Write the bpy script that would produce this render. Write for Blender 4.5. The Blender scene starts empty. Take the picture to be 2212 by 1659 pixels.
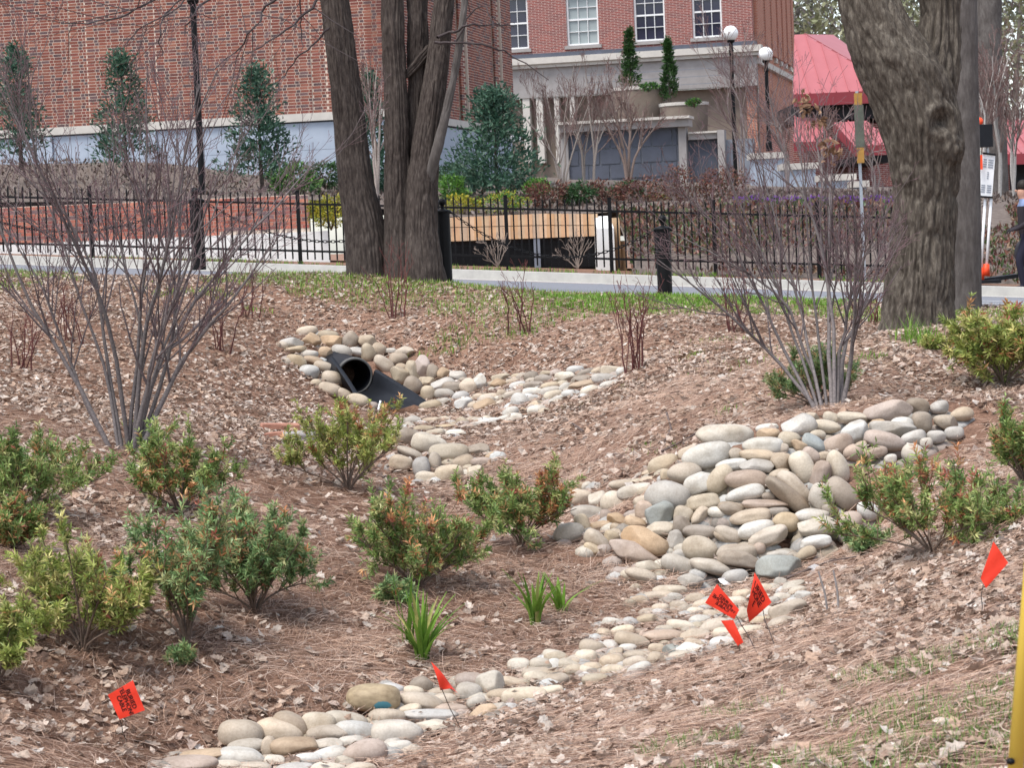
import bpy, bmesh, math, random
import numpy as np
from mathutils import Matrix, Vector
random.seed(7)
RS = np.random.RandomState(11)
SC = bpy.context.scene
COL = SC.collection

# ------------------------------------------------------------------ camera
F, CX, CY = 5152.0, 1106.0, 829.5          # focal length and centre in a 2212 px wide frame
PITCH, ROLL, CAMZ = math.atan((829.5 - 520.0) / 5152.0), 0.043, 2.0
CAM = np.array([0.0, 0.0, CAMZ])
_f = np.array([0, math.cos(PITCH), -math.sin(PITCH)])
_u0 = np.array([0, math.sin(PITCH), math.cos(PITCH)])
_r0 = np.array([1.0, 0, 0])
_r = math.cos(ROLL) * _r0 - math.sin(ROLL) * _u0
_u = math.sin(ROLL) * _r0 + math.cos(ROLL) * _u0
cam_data = bpy.data.cameras.new('camera')
cam = bpy.data.objects.new('camera', cam_data)
COL.objects.link(cam)
cam.matrix_world = Matrix(((_r[0], _u[0], -_f[0], CAM[0]), (_r[1], _u[1], -_f[1], CAM[1]),
                           (_r[2], _u[2], -_f[2], CAM[2]), (0, 0, 0, 1)))
cam_data.sensor_width = 36.0
cam_data.lens = 36.0 * F / 2212.0
cam_data.clip_start = 0.1
cam_data.clip_end = 3000
cam_data.dof.use_dof = True
cam_data.dof.focus_distance = 17.0
cam_data.dof.aperture_fstop = 13.0
SC.camera = cam

# ------------------------------------------------------------------ sky, sun, exposure
SUN_EL, SUN_AZ = math.radians(64), math.radians(225)     # azimuth from +Y clockwise
world = bpy.data.worlds.new('World')
SC.world = world
world.use_nodes = True
nt = world.node_tree
bg = nt.nodes['Background']
sky = nt.nodes.new('ShaderNodeTexSky')
sky.sky_type = 'NISHITA'
sky.sun_disc = False
sky.sun_elevation = SUN_EL
sky.sun_rotation = SUN_AZ
sky.air_density = 1.0
sky.dust_density = 1.0
hs = nt.nodes.new('ShaderNodeHueSaturation')
hs.inputs['Saturation'].default_value = 0.52
nt.links.new(sky.outputs[0], hs.inputs['Color'])
nt.links.new(hs.outputs[0], bg.inputs[0])
bg.inputs[1].default_value = 0.15
sd = bpy.data.lights.new('sun', 'SUN')
sun = bpy.data.objects.new('sun', sd)
COL.objects.link(sun)
sd.energy = 2.2
sd.angle = math.radians(24)
sd.color = (1.0, 0.96, 0.9)
sdir = Vector((math.sin(SUN_AZ) * math.cos(SUN_EL), math.cos(SUN_AZ) * math.cos(SUN_EL), math.sin(SUN_EL)))
sun.rotation_euler = sdir.to_track_quat('Z', 'Y').to_euler()
SC.view_settings.view_transform = 'Standard'
SC.view_settings.look = 'None'
SC.view_settings.exposure = 0.9
SC.view_settings.gamma = 1.0
SC.view_settings.use_curve_mapping = False

# ------------------------------------------------------------------ helpers
def ray(px, py):
    return _f * F + _r * (px - CX) + _u * (CY - py)

def W(px, py, d):
    """world point seen at frame position px,py at distance d along +Y"""
    r = ray(px, py)
    return CAM + r * (d / r[1])

def on_plane(px, py, p0, n):
    r = ray(px, py)
    t = np.dot(np.asarray(p0) - CAM, n) / np.dot(r, n)
    return CAM + r * t

def tag(o, label=None, cat=None, group=None, kind=None):
    if label: o['label'] = label
    if cat: o['category'] = cat
    if group: o['group'] = group
    if kind: o['kind'] = kind
    return o

def add(name, me, mat=None, parent=None):
    o = bpy.data.objects.new(name, me)
    COL.objects.link(o)
    if mat is not None and me is not None:
        if len(me.materials) == 0:
            me.materials.append(mat)
    if parent is not None:
        o.parent = parent
        o.matrix_parent_inverse = Matrix.Translation(-parent.location)
    return o

def empty(name, loc, label, cat, group=None):
    o = bpy.data.objects.new(name, None)
    o.location = Vector([float(v) for v in loc])
    o.empty_display_size = 0.1
    COL.objects.link(o)
    return tag(o, label, cat, group)

def np_mesh(name, V, faces, col=None, smooth=False):
    """V (N,3); faces list of (M,k) int arrays"""
    me = bpy.data.meshes.new(name)
    V = np.ascontiguousarray(V, dtype=np.float32)
    me.vertices.add(len(V))
    me.vertices.foreach_set('co', V.ravel())
    faces = [np.asarray(f, dtype=np.int32) for f in faces if len(f)]
    loops = np.concatenate([f.ravel() for f in faces])
    sizes = np.concatenate([np.full(len(f), f.shape[1], np.int32) for f in faces])
    starts = np.concatenate([[0], np.cumsum(sizes)[:-1]]).astype(np.int32)
    me.loops.add(len(loops))
    me.loops.foreach_set('vertex_index', loops)
    me.polygons.add(len(sizes))
    me.polygons.foreach_set('loop_start', starts)
    me.polygons.foreach_set('use_smooth', np.full(len(sizes), bool(smooth), dtype=bool))
    me.update(calc_edges=True)
    if col is not None:
        a = me.color_attributes.new('col', 'FLOAT_COLOR', 'POINT')
        c = np.ones((len(V), 4), np.float32)
        c[:, :3] = col
        a.data.foreach_set('color', c.ravel())
    return me

def _hash(ix, iy, iz, seed):
    h = (ix.astype(np.int64) * 374761393 + iy.astype(np.int64) * 668265263 + iz.astype(np.int64) * 2147483647 + seed * 144665) & 0xffffffff
    h = ((h ^ (h >> 13)) * 1274126177) & 0xffffffff
    h = h ^ (h >> 16)
    return (h & 0xffff) / 65535.0

def vnoise(x, y, z=0.0, seed=0):
    x, y, z = np.broadcast_arrays(np.asarray(x, float), np.asarray(y, float), np.asarray(z, float))
    ix, iy, iz = np.floor(x).astype(np.int64), np.floor(y).astype(np.int64), np.floor(z).astype(np.int64)
    fx, fy, fz = x - ix, y - iy, z - iz
    fx, fy, fz = fx * fx * (3 - 2 * fx), fy * fy * (3 - 2 * fy), fz * fz * (3 - 2 * fz)
    r = 0
    for a in (0, 1):
        for b in (0, 1):
            for c in (0, 1):
                w = (fx if a else 1 - fx) * (fy if b else 1 - fy) * (fz if c else 1 - fz)
                r = r + w * _hash(ix + a, iy + b, iz + c, seed)
    return r * 2 - 1

# boxes collected into one mesh -----------------------------------------------------------
BOXF = np.array([[0, 3, 2, 1], [4, 5, 6, 7], [0, 1, 5, 4], [1, 2, 6, 5], [2, 3, 7, 6], [3, 0, 4, 7]])
class MB:
    def __init__(s):
        s.V, s.Q, s.T, s.n = [], [], [], 0
    def raw(s, V, Q=None, T=None):
        V = np.asarray(V, float)
        if Q is not None and len(Q): s.Q.append(np.asarray(Q) + s.n)
        if T is not None and len(T): s.T.append(np.asarray(T) + s.n)
        s.V.append(V); s.n += len(V)
        return s
    def box(s, o, a, b, c):
        """corner o and three edge vectors (right-handed a x b = c side)"""
        o, a, b, c = [np.asarray(v, float) for v in (o, a, b, c)]
        V = np.array([o, o + a, o + a + b, o + b, o + c, o + a + c, o + a + b + c, o + b + c])
        return s.raw(V, BOXF)
    def aabox(s, x0, x1, y0, y1, z0, z1):
        return s.box((x0, y0, z0), (x1 - x0, 0, 0), (0, y1 - y0, 0), (0, 0, z1 - z0))
    def quad(s, a, b, c, d):
        return s.raw([a, b, c, d], [[0, 1, 2, 3]])
    def tube(s, pts, rad, sides=6, cap=True, twist=0.0):
        V, Q = tube_geo(pts, rad, sides, twist)
        n = len(V)
        T = []
        if cap:
            V = np.vstack([V, [pts[0]], [pts[-1]]])
            for i in range(sides):
                T.append([(i + 1) % sides, i, n])
                T.append([n - sides + i, n - sides + (i + 1) % sides, n + 1])
        return s.raw(V, Q, T)
    def lathe(s, base, prof, sides=16):
        """prof list of (r,z) going up"""
        base = np.asarray(base, float)
        ang = np.arange(sides) * 2 * math.pi / sides
        V = np.concatenate([np.stack([base[0] + r * np.cos(ang), base[1] + r * np.sin(ang), np.full(sides, base[2] + z)], 1) for r, z in prof])
        Q = []
        for k in range(len(prof) - 1):
            for i in range(sides):
                j = (i + 1) % sides
                Q.append([k * sides + i, k * sides + j, (k + 1) * sides + j, (k + 1) * sides + i])
        return s.raw(V, Q)
    def mesh(s, name, smooth=False, col=None):
        return np_mesh(name, np.concatenate(s.V), ([np.concatenate(s.Q)] if s.Q else []) + ([np.concatenate(s.T)] if s.T else []), col=col, smooth=smooth)
    def build(s, name, mat, parent=None, smooth=False):
        return add(name, s.mesh(name, smooth), mat, parent)

_tq = {}
def tube_geo(pts, rad, sides=6, twist=0.0):
    P = np.asarray(pts, float)
    R = np.broadcast_to(np.asarray(rad, float), (len(P),))
    Tn = np.gradient(P, axis=0)
    Tn /= np.linalg.norm(Tn, axis=1, keepdims=True) + 1e-12
    ref = np.array([0.31, 0.93, 0.18]) if abs(Tn[0][1]) < 0.8 else np.array([1.0, 0.1, 0.0])
    A = np.cross(Tn, ref); A /= np.linalg.norm(A, axis=1, keepdims=True) + 1e-12
    B = np.cross(Tn, A)
    ang = np.arange(sides) * 2 * math.pi / sides + twist
    V = P[:, None, :] + R[:, None, None] * (A[:, None, :] * np.cos(ang)[None, :, None] + B[:, None, :] * np.sin(ang)[None, :, None])
    key = (len(P), sides)
    if key not in _tq:
        k, i = np.meshgrid(np.arange(len(P) - 1), np.arange(sides), indexing='ij')
        k, i = k.ravel(), i.ravel(); j = (i + 1) % sides
        _tq[key] = np.stack([k * sides + i, k * sides + j, (k + 1) * sides + j, (k + 1) * sides + i], 1)
    return V.reshape(-1, 3), _tq[key]

# leaves: vectorised --------------------------------------------------------------------
def norm(v):
    return v / (np.linalg.norm(v, axis=-1, keepdims=True) + 1e-12)

def blade_leaves(pos, d, n, L, Wd, fold=0.25, droop=0.0):
    """4-vertex folded leaves"""
    d = norm(d); s = norm(np.cross(d, n)); n = np.cross(s, d)
    L = np.asarray(L)[:, None]; Wd = np.asarray(Wd)[:, None]
    b = pos
    mid = pos + d * L * 0.45
    l = mid + s * Wd * 0.5 + n * Wd * fold
    r = mid - s * Wd * 0.5 + n * Wd * fold
    t = pos + d * L - n * L * droop
    V = np.stack([b, l, t, r], 1).reshape(-1, 3)
    i = np.arange(len(pos)) * 4
    T = np.concatenate([np.stack([i, i + 2, i + 1], 1), np.stack([i, i + 3, i + 2], 1)])
    return V, T

OAK = np.array([[0, 0], [.07, .04], [.15, .15], [.26, .21], [.19, .31], [.34, .46], [.21, .55], [.26, .74], [.10, .86], [0, 1.0]])
OAKO = np.concatenate([OAK, OAK[-2:0:-1] * [-1, 1]])
PLAIN = np.array([[0, 0], [.16, .2], [.24, .45], [.17, .75], [0, 1.0], [-.17, .75], [-.24, .45], [-.16, .2]])
def litter_leaves(pos, d, n, L, outline, curl, bend):
    k = len(outline)
    d = norm(d); s = norm(np.cross(d, n)); n = np.cross(s, d)
    X = outline[:, 0][None, :] * L[:, None]
    Y = (outline[:, 1][None, :] - 0.5) * L[:, None]
    Z = curl[:, None] * X * X / L[:, None] + bend[:, None] * Y * Y / L[:, None]
    rim = pos[:, None, :] + s[:, None, :] * X[..., None] + d[:, None, :] * Y[..., None] + n[:, None, :] * Z[..., None]
    V = np.concatenate([rim, pos[:, None, :]], 1).reshape(-1, 3)
    i = np.arange(len(pos))[:, None] * (k + 1)
    a = np.arange(k); b = (a + 1) % k
    T = np.stack([np.broadcast_to(i + k, (len(pos), k)), i + a[None], i + b[None]], -1).reshape(-1, 3)
    return V, T

# ------------------------------------------------------------------ materials
def new_mat(name, rough=0.8, spec=0.3):
    m = bpy.data.materials.new(name)
    m.use_nodes = True
    b = m.node_tree.nodes['Principled BSDF']
    b.inputs['Roughness'].default_value = rough
    b.inputs['Specular IOR Level'].default_value = spec
    return m, m.node_tree, b

def N(nt, t, **kw):
    n = nt.nodes.new(t)
    for k, v in kw.items():
        if k in n.inputs.keys(): n.inputs[k].default_value = v
        else: setattr(n, k, v)
    return n

def ramp(nt, fac, stops):
    r = nt.nodes.new('ShaderNodeValToRGB')
    e = r.color_ramp.elements
    while len(e) < len(stops): e.new(0.5)
    for q, (p, c) in zip(e, stops):
        q.position = p; q.color = (*c, 1)
    nt.links.new(fac, r.inputs[0])
    return r.outputs[0]

def mix(nt, fac, a, b, mode='MIX'):
    m = nt.nodes.new('ShaderNodeMix'); m.data_type = 'RGBA'; m.blend_type = mode
    for sock, v in ((m.inputs[0], fac), (m.inputs[6], a), (m.inputs[7], b)):
        if isinstance(v, (int, float)): sock.default_value = v
        elif isinstance(v, tuple): sock.default_value = (*v, 1)
        else: nt.links.new(v, sock)
    return m.outputs[2]

def coords(nt, scale=(1, 1, 1), obj=True):
    t = nt.nodes.new('ShaderNodeTexCoord'); mp = nt.nodes.new('ShaderNodeMapping')
    mp.inputs['Scale'].default_value = scale
    nt.links.new(t.outputs['Object' if obj else 'Generated'], mp.inputs[0])
    return mp.outputs[0]

def noise(nt, vec, scale, detail=4, rough=0.6):
    n = N(nt, 'ShaderNodeTexNoise', Scale=scale, Detail=detail, Roughness=rough)
    if vec is not None: nt.links.new(vec, n.inputs['Vector'])
    return n.outputs['Fac']

def bump(nt, b, h, strength=0.5, dist=0.01):
    n = N(nt, 'ShaderNodeBump', Strength=strength, Distance=dist)
    nt.links.new(h, n.inputs['Height']); nt.links.new(n.outputs[0], b.inputs['Normal'])

def plain(name, c1, c2=None, scale=8.0, rough=0.8, bmp=0.0, spec=0.3, metal=0.0, dist=0.01, stretch=(1, 1, 1)):
    m, nt, b = new_mat(name, rough, spec)
    b.inputs['Metallic'].default_value = metal
    if c2 is None: c2 = tuple(v * 0.75 for v in c1)
    v = coords(nt, stretch)
    f = noise(nt, v, scale, 6, 0.65)
    nt.links.new(ramp(nt, f, [(0.3, c2), (0.7, c1)]), b.inputs['Base Color'])
    if bmp: bump(nt, b, noise(nt, v, scale * 3, 5), bmp, dist)
    return m

def vcol(name, rough=0.8, spec=0.2, trans=0.0, var=0.25):
    m, nt, b = new_mat(name, rough, spec)
    a = N(nt, 'ShaderNodeAttribute', attribute_name='col')
    f = noise(nt, coords(nt), 60, 3)
    c = mix(nt, 1.0, a.outputs['Color'], ramp(nt, f, [(0.3, (1 - var,) * 3), (0.7, (1 + var * 0.4,) * 3)]), 'MULTIPLY')
    nt.links.new(c, b.inputs['Base Color'])
    if trans:
        t = N(nt, 'ShaderNodeBsdfTranslucent'); nt.links.new(c, t.inputs[0])
        ms = N(nt, 'ShaderNodeMixShader', Fac=trans)
        out = nt.nodes['Material Output']
        nt.links.new(b.outputs[0], ms.inputs[1]); nt.links.new(t.outputs[0], ms.inputs[2])
        nt.links.new(ms.outputs[0], out.inputs[0])
    return m

M = {}
M['leaf'] = vcol('green_leaf', 0.45, 0.4, 0.25)
M['litter'] = vcol('dead_leaf', 0.75, 0.25, 0.12, 0.35)
M['straw'] = vcol('pine_needle', 0.7, 0.3)
M['grass'] = vcol('grass_blade', 0.6, 0.3, 0.3)
M['twig'] = vcol('shrub_bark', 0.75, 0.3, 0.0, 0.4)
M['black'] = plain('black_painted_iron', (0.007, 0.007, 0.008), (0.004, 0.004, 0.005), 20, 0.5, 0.05, 0.18)
M['concrete'] = plain('pale_concrete', (0.45, 0.435, 0.40), (0.35, 0.335, 0.315), 6, 0.9, 0.2)
M['white_conc'] = plain('white_concrete', (0.8, 0.8, 0.78), (0.66, 0.66, 0.64), 3, 0.85, 0.1)
M['asphalt'] = plain('asphalt', (0.21, 0.215, 0.24), (0.165, 0.17, 0.19), 25, 0.85, 0.3)
M['paint'] = plain('white_road_paint', (0.78, 0.78, 0.78), (0.6, 0.6, 0.6), 30, 0.7)
M['lime'] = plain('limestone', (0.36, 0.335, 0.325), (0.28, 0.26, 0.25), 3, 0.9, 0.15)
M['cream'] = plain('cream_limestone', (0.58, 0.54, 0.49), (0.48, 0.45, 0.41), 4, 0.85, 0.1)
M['marble'] = plain('blue_grey_stone', (0.40, 0.45, 0.53), (0.33, 0.38, 0.46), 2.5, 0.6, 0.05)
M['slate'] = plain('dark_grey_block', (0.10, 0.11, 0.145), (0.075, 0.083, 0.105), 2.5, 0.7, 0.1)
M['slatelight'] = plain('light_grey_joint', (0.21, 0.225, 0.26), (0.165, 0.18, 0.215), 3, 0.8, 0.1)
M['beige'] = plain('beige_stone', (0.25, 0.2, 0.16), (0.17, 0.135, 0.11), 2.2, 0.9, 0.2)
M['tan'] = plain('tan_stone_panel', (0.62, 0.40, 0.22), (0.48, 0.34, 0.22), 5, 0.85, 0.2)
M['mortar'] = plain('pale_mortar', (0.64, 0.53, 0.44), (0.55, 0.45, 0.37), 10, 0.95, 0.2)
M['whitepaint'] = plain('white_paint', (0.8, 0.8, 0.8), (0.72, 0.72, 0.72), 6, 0.5)
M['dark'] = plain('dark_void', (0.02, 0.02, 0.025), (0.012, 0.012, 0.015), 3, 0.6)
M['roof'] = plain('red_metal_roof', (0.41, 0.13, 0.14), (0.36, 0.11, 0.12), 0.7, 0.5, 0.02, 0.35)
M['fascia'] = plain('dark_red_fascia', (0.26, 0.04, 0.05), (0.22, 0.033, 0.042), 1, 0.5)
M['globe'] = plain('white_glass_globe', (0.85, 0.85, 0.85), (0.8, 0.8, 0.8), 1, 0.25, 0, 0.5)
M['steel'] = plain('galvanised_steel', (0.42, 0.45, 0.48), (0.33, 0.36, 0.4), 20, 0.45, 0.05, 0.5, 0.6)
M['hdpe'] = plain('black_plastic', (0.010, 0.011, 0.015), (0.006, 0.007, 0.009), 8, 0.5, 0.05, 0.22)
M['orange'] = plain('orange_plastic', (0.85, 0.09, 0.03), (0.75, 0.065, 0.02), 8, 0.5)
M['flag'] = plain('orange_red_vinyl', (0.86, 0.055, 0.025), (0.8, 0.045, 0.02), 10, 0.45, 0.1, 0.4)
M['ink'] = plain('dark_print', (0.02, 0.004, 0.004), (0.015, 0.003, 0.003), 10, 0.6)
M['yellow'] = plain('yellow_plastic', (0.78, 0.56, 0.10), (0.74, 0.52, 0.08), 6, 0.4)
M['wire'] = plain('rusty_wire', (0.06, 0.05, 0.045), (0.03, 0.025, 0.02), 30, 0.6)
M['paper'] = plain('white_paper', (0.85, 0.85, 0.85), (0.8, 0.8, 0.8), 10, 0.8)
# ------------------------------------------------------------------ terrain of the swale
CTRL = [  # frame x, frame y, distance
 # stone channel floor
 (250,1720,9.2),(500,1640,9.65),(900,1560,10.1),(1200,1450,10.9),(1450,1350,11.8),(1650,1290,12.2),(1550,1220,13.0),
 (1300,1150,14.3),(1150,1060,16.0),(930,1050,17.2),(920,990,17.8),(940,945,18.5),(960,922,20.6),(1000,895,22.0),(880,880,23.0),(790,855,24.3),
 # around and behind the pipe
 (690,720,26.3),(870,755,25.7),(620,740,25.0),(630,830,23.2),(1340,800,22.0),(1150,870,21.5),(1200,800,23.8),(1000,815,24.6),(1080,900,20.8),
 # mulch mound between the two stone beds
 (1250,900,19.3),(1150,960,17.7),(1130,925,19.3),(1300,1000,16.0),(1250,1040,15.3),(1450,930,16.4),(1450,1000,14.9),
 (1600,850,17.0),(1500,800,19.3),(1450,760,21.3),(1770,890,15.5),
 # stone pile slope
 (1700,905,14.6),(1900,872,14.9),(2070,880,14.6),(1600,945,13.95),(1500,975,13.95),(1420,1030,13.9),(1600,1060,13.35),
 (1600,1130,13.15),(1600,1190,13.0),(1750,1000,13.6),(1800,1100,13.1),(1720,1190,12.9),(1900,1130,12.9),(1950,1000,13.7),(2050,960,14.0),(1460,1075,13.6),(1850,950,14.2),
 # right side
 (1990,1190,11.6),(2150,1100,11.6),(2200,1000,12.8),(2150,850,16.0),(2200,700,20.0),
 # near right bank
 (1750,1320,11.2),(1600,1390,10.55),(1200,1530,9.7),(900,1650,9.0),(1900,1450,8.7),(2150,1400,8.1),(1600,1600,7.6),(2100,1640,6.5),(1200,1660,7.8),(2200,1250,9.6),
 # left slope
 (280,975,16.0),(100,900,17.5),(600,950,18.5),(740,1050,15.8),(450,1080,14.0),(150,1080,13.5),(570,1250,12.0),(920,1250,12.4),
 (1130,1170,13.6),(850,1400,10.9),(1150,1340,11.7),(200,1400,10.2),(400,1330,11.0),(250,1580,9.2),(50,1550,8.8),(600,1520,10.0),(50,1250,11.0),(30,1650,8.0),
 # far mulch, grass verge
 (300,700,24.0),(50,650,27.0),(50,600,30.0),(300,592,31.0),(850,598,29.0),(1437,637,28.5),(957,592,30.6),(430,562,32.0),(1400,655,26.5),
 (1000,680,26.0),(700,650,27.0),(1300,720,23.5),(1650,665,26.0),(1980,745,21.5),(2080,670,26.0),(1200,640,28.0),(1800,700,24.0),(2200,645,27.0),(1000,612,29.8),
]
P = [W(a, b, d) for a, b, d in CTRL]
P += [np.array(q) for q in [(-11, 6, .45), (-11, 14, 1.0), (-12, 24, 1.75), (-12, 34, 2.4), (-6, 5, .2), (0, 4, .3), (5, 4, .6), (10, 8, .9), (11, 16, 1.0), (12, 24, .9), (10, 30, .75),
                            (-7, 33.5, 2.1), (3.5, 28.5, 1.2)]]
P = np.array(P)
def tps(P, lam=2e-3):
    X = P[:, :2] / 10.0
    n = len(X)
    D2 = ((X[:, None] - X[None]) ** 2).sum(-1)
    K = 0.5 * D2 * np.log(D2 + 1e-12) + lam * np.eye(n)
    A = np.zeros((n + 3, n + 3)); A[:n, :n] = K
    A[:n, n] = 1; A[:n, n + 1:] = X; A[n, :n] = 1; A[n + 1:, :n] = X.T
    w = np.linalg.solve(A, np.concatenate([P[:, 2], np.zeros(3)]))
    def f(x, y):
        q = np.stack([np.ravel(x), np.ravel(y)], 1) / 10.0
        out = np.zeros(len(q))
        for s in range(0, len(q), 20000):
            e = q[s:s + 20000]
            d2 = ((e[:, None] - X[None]) ** 2).sum(-1)
            out[s:s + 20000] = (0.5 * d2 * np.log(d2 + 1e-12)) @ w[:n] + w[n] + e @ w[n + 1:]
        return out.reshape(np.shape(x))
    return f

def road_z(x, y=None): return CAMZ - (0.61 + 0.07 * np.asarray(x))
def edge_y(x): return 29.6 - np.where(np.asarray(x) > 0, .45, .32) * np.asarray(x)
def curb_y(x): return 36.8 - 0.35 * np.asarray(x)
def fence_y(x): return 39.2 - 0.12 * np.asarray(x)
def fence_z(x): return CAMZ - (0.44 + 0.068 * np.asarray(x))

STEP = 0.14
GX = np.arange(-13, 13.01, STEP); GY = np.arange(3.0, 38.01, STEP)
gx, gy = np.meshgrid(GX, GY)
gz = tps(P)(gx, gy)
_cl = np.clip((edge_y(gx) - gy) / 2.5, 0, 1)
gz += _cl * (0.018 * vnoise(gx * 2.2, gy * 2.2, 0, 3) + 0.010 * vnoise(gx * 5.1, gy * 5.1, 0, 4))
over = gy - edge_y(gx)                       # beyond the road edge the ground dives under the road
zr = road_z(gx)
blend = np.clip((over + 1.2) / 1.2, 0, 1)
gz = gz * (1 - blend) + np.where(blend > 0, zr, gz) * blend
gz = np.where(over > 0.0, np.minimum(gz, zr - 0.25 * np.clip(over / 0.2, 0, 1)), gz)

def ground(x, y):
    x = np.asarray(x, float); y = np.asarray(y, float)
    fx = np.clip((x - GX[0]) / STEP, 0, len(GX) - 1.001); fy = np.clip((y - GY[0]) / STEP, 0, len(GY) - 1.001)
    ix, iy = fx.astype(int), fy.astype(int); tx, ty = fx - ix, fy - iy
    return (gz[iy, ix] * (1 - tx) * (1 - ty) + gz[iy, ix + 1] * tx * (1 - ty) + gz[iy + 1, ix] * (1 - tx) * ty + gz[iy + 1, ix + 1] * tx * ty)

def ground_n(x, y, e=0.12):
    dx = (ground(x + e, y) - ground(x - e, y)) / (2 * e); dy = (ground(x, y + e) - ground(x, y - e)) / (2 * e)
    return norm(np.stack([-dx, -dy, np.ones_like(dx)], -1))

_ds = np.arange(5.0, 37.0, 0.02)
def hit(px, py, lift=0.0):
    """first point of the swale ground seen at px,py"""
    r = ray(px, py)
    q = CAM[None] + r[None] * (_ds / r[1])[:, None]
    below = q[:, 2] < ground(q[:, 0], q[:, 1]) + lift
    k = np.argmax(below)
    if not below[k]: k = len(_ds) - 1
    return q[k]

_pa, _pb = W(755, 850, 25.0), W(872, 893, 22.6)
_t = np.clip(((gx - _pa[0]) * (_pb[0] - _pa[0]) + (gy - _pa[1]) * (_pb[1] - _pa[1])) / ((_pb - _pa)[:2] ** 2).sum(), 0, 1)
_dd = np.hypot(gx - _pa[0] - _t * (_pb[0] - _pa[0]), gy - _pa[1] - _t * (_pb[1] - _pa[1]))
gzm = gz - 0.35 * np.clip(1.35 - _dd / 0.36, 0, 1) * np.clip((24.9 - gy) / .2, 0, 1)
nx, ny = len(GX), len(GY)
ii, jj = np.meshgrid(np.arange(ny - 1), np.arange(nx - 1), indexing='ij')
q = (ii * nx + jj).ravel()
M['soil'], _nt, _b = new_mat('mulched_soil', 0.95, 0.1)
_v = coords(_nt)
_c = ramp(_nt, noise(_nt, _v, 9, 8, 0.75), [(0.25, (0.14, 0.08, 0.06)), (0.5, (0.27, 0.165, 0.12)), (0.75, (0.38, 0.25, 0.185))])
_c2 = ramp(_nt, noise(_nt, _v, 60, 4, 0.7), [(0.3, (0.55, 0.5, 0.48)), (0.65, (1.15, 1.12, 1.08))])
_nt.links.new(mix(_nt, 1.0, _c, _c2, 'MULTIPLY'), _b.inputs['Base Color'])
bump(_nt, _b, noise(_nt, _v, 40, 6, 0.7), 0.9, 0.03)
swale = add('ground', np_mesh('ground', np.stack([gx.ravel(), gy.ravel(), gzm.ravel()], 1), [np.stack([q, q + 1, q + nx + 1, q + nx], 1)], smooth=True), M['soil'])
tag(swale, 'mulched ground of the swale with banks of pine straw and leaves', 'ground', kind='structure')

# wide ground out to the horizon
far = MB(); far.quad((-900, -300, -1.6), (900, -300, -1.6), (900, 1500, -1.6), (-900, 1500, -1.6))
tag(far.build('far_ground', M['soil']), 'wide lower ground reaching to the horizon', 'ground', kind='structure')

# road, gutter, kerb, verge behind
def strip(fy0, fy1, dz0, dz1, x0=-30, x1=30, n=60, zf=road_z):
    xs = np.linspace(x0, x1, n + 1)
    a = np.stack([xs, fy0(xs), zf(xs) + dz0], 1); b = np.stack([xs, fy1(xs), zf(xs) + dz1], 1)
    V = np.concatenate([a, b]); i = np.arange(n)
    return V, np.stack([i, i + 1, i + n + 2, i + n + 1], 1)
m = MB(); V, Q = strip(lambda x: edge_y(x) - 0.05, lambda x: curb_y(x) - 0.45, 0, 0); m.raw(V, Q)
tag(m.build('road', M['asphalt']), 'grey asphalt road passing behind the bollards', 'road', kind='structure')
for fl, x0, lab in ((lambda x: 29.75 + .22 * (x - 1.9), .2, 'white painted line along the near road edge'), (lambda x: 28.75 + .22 * (x - 4.2), 3.0, 'white painted line nearer the oak at the road edge')):
    m = MB(); V, Q = strip(fl, lambda x: fl(x) + .13, 0.004, 0.004, x0, 14); m.raw(V, Q)
    tag(m.build('road_line', M['paint']), lab, 'road line', kind='structure')
m = MB()
for f0, f1, a, b in ((-0.45, -0.02, 0.003, 0.012), (-0.02, 0.0, 0.012, 0.14), (0.0, 0.17, 0.14, 0.15), (0.17, 0.18, 0.15, 0.0)):
    V, Q = strip(lambda x: curb_y(x) + f0, lambda x: curb_y(x) + f1, a, b); m.raw(V, Q)
tag(m.build('kerb', M['concrete']), 'pale concrete kerb and gutter across the road', 'kerb', kind='structure')
m = MB(); V, Q = strip(lambda x: curb_y(x) + 0.16, lambda x: 0 * x + 47.5, 0.13, 0.13); m.raw(V, Q)
tag(m.build('verge', M['soil']), 'planting strip between kerb and iron fence', 'verge', kind='structure')

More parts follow.
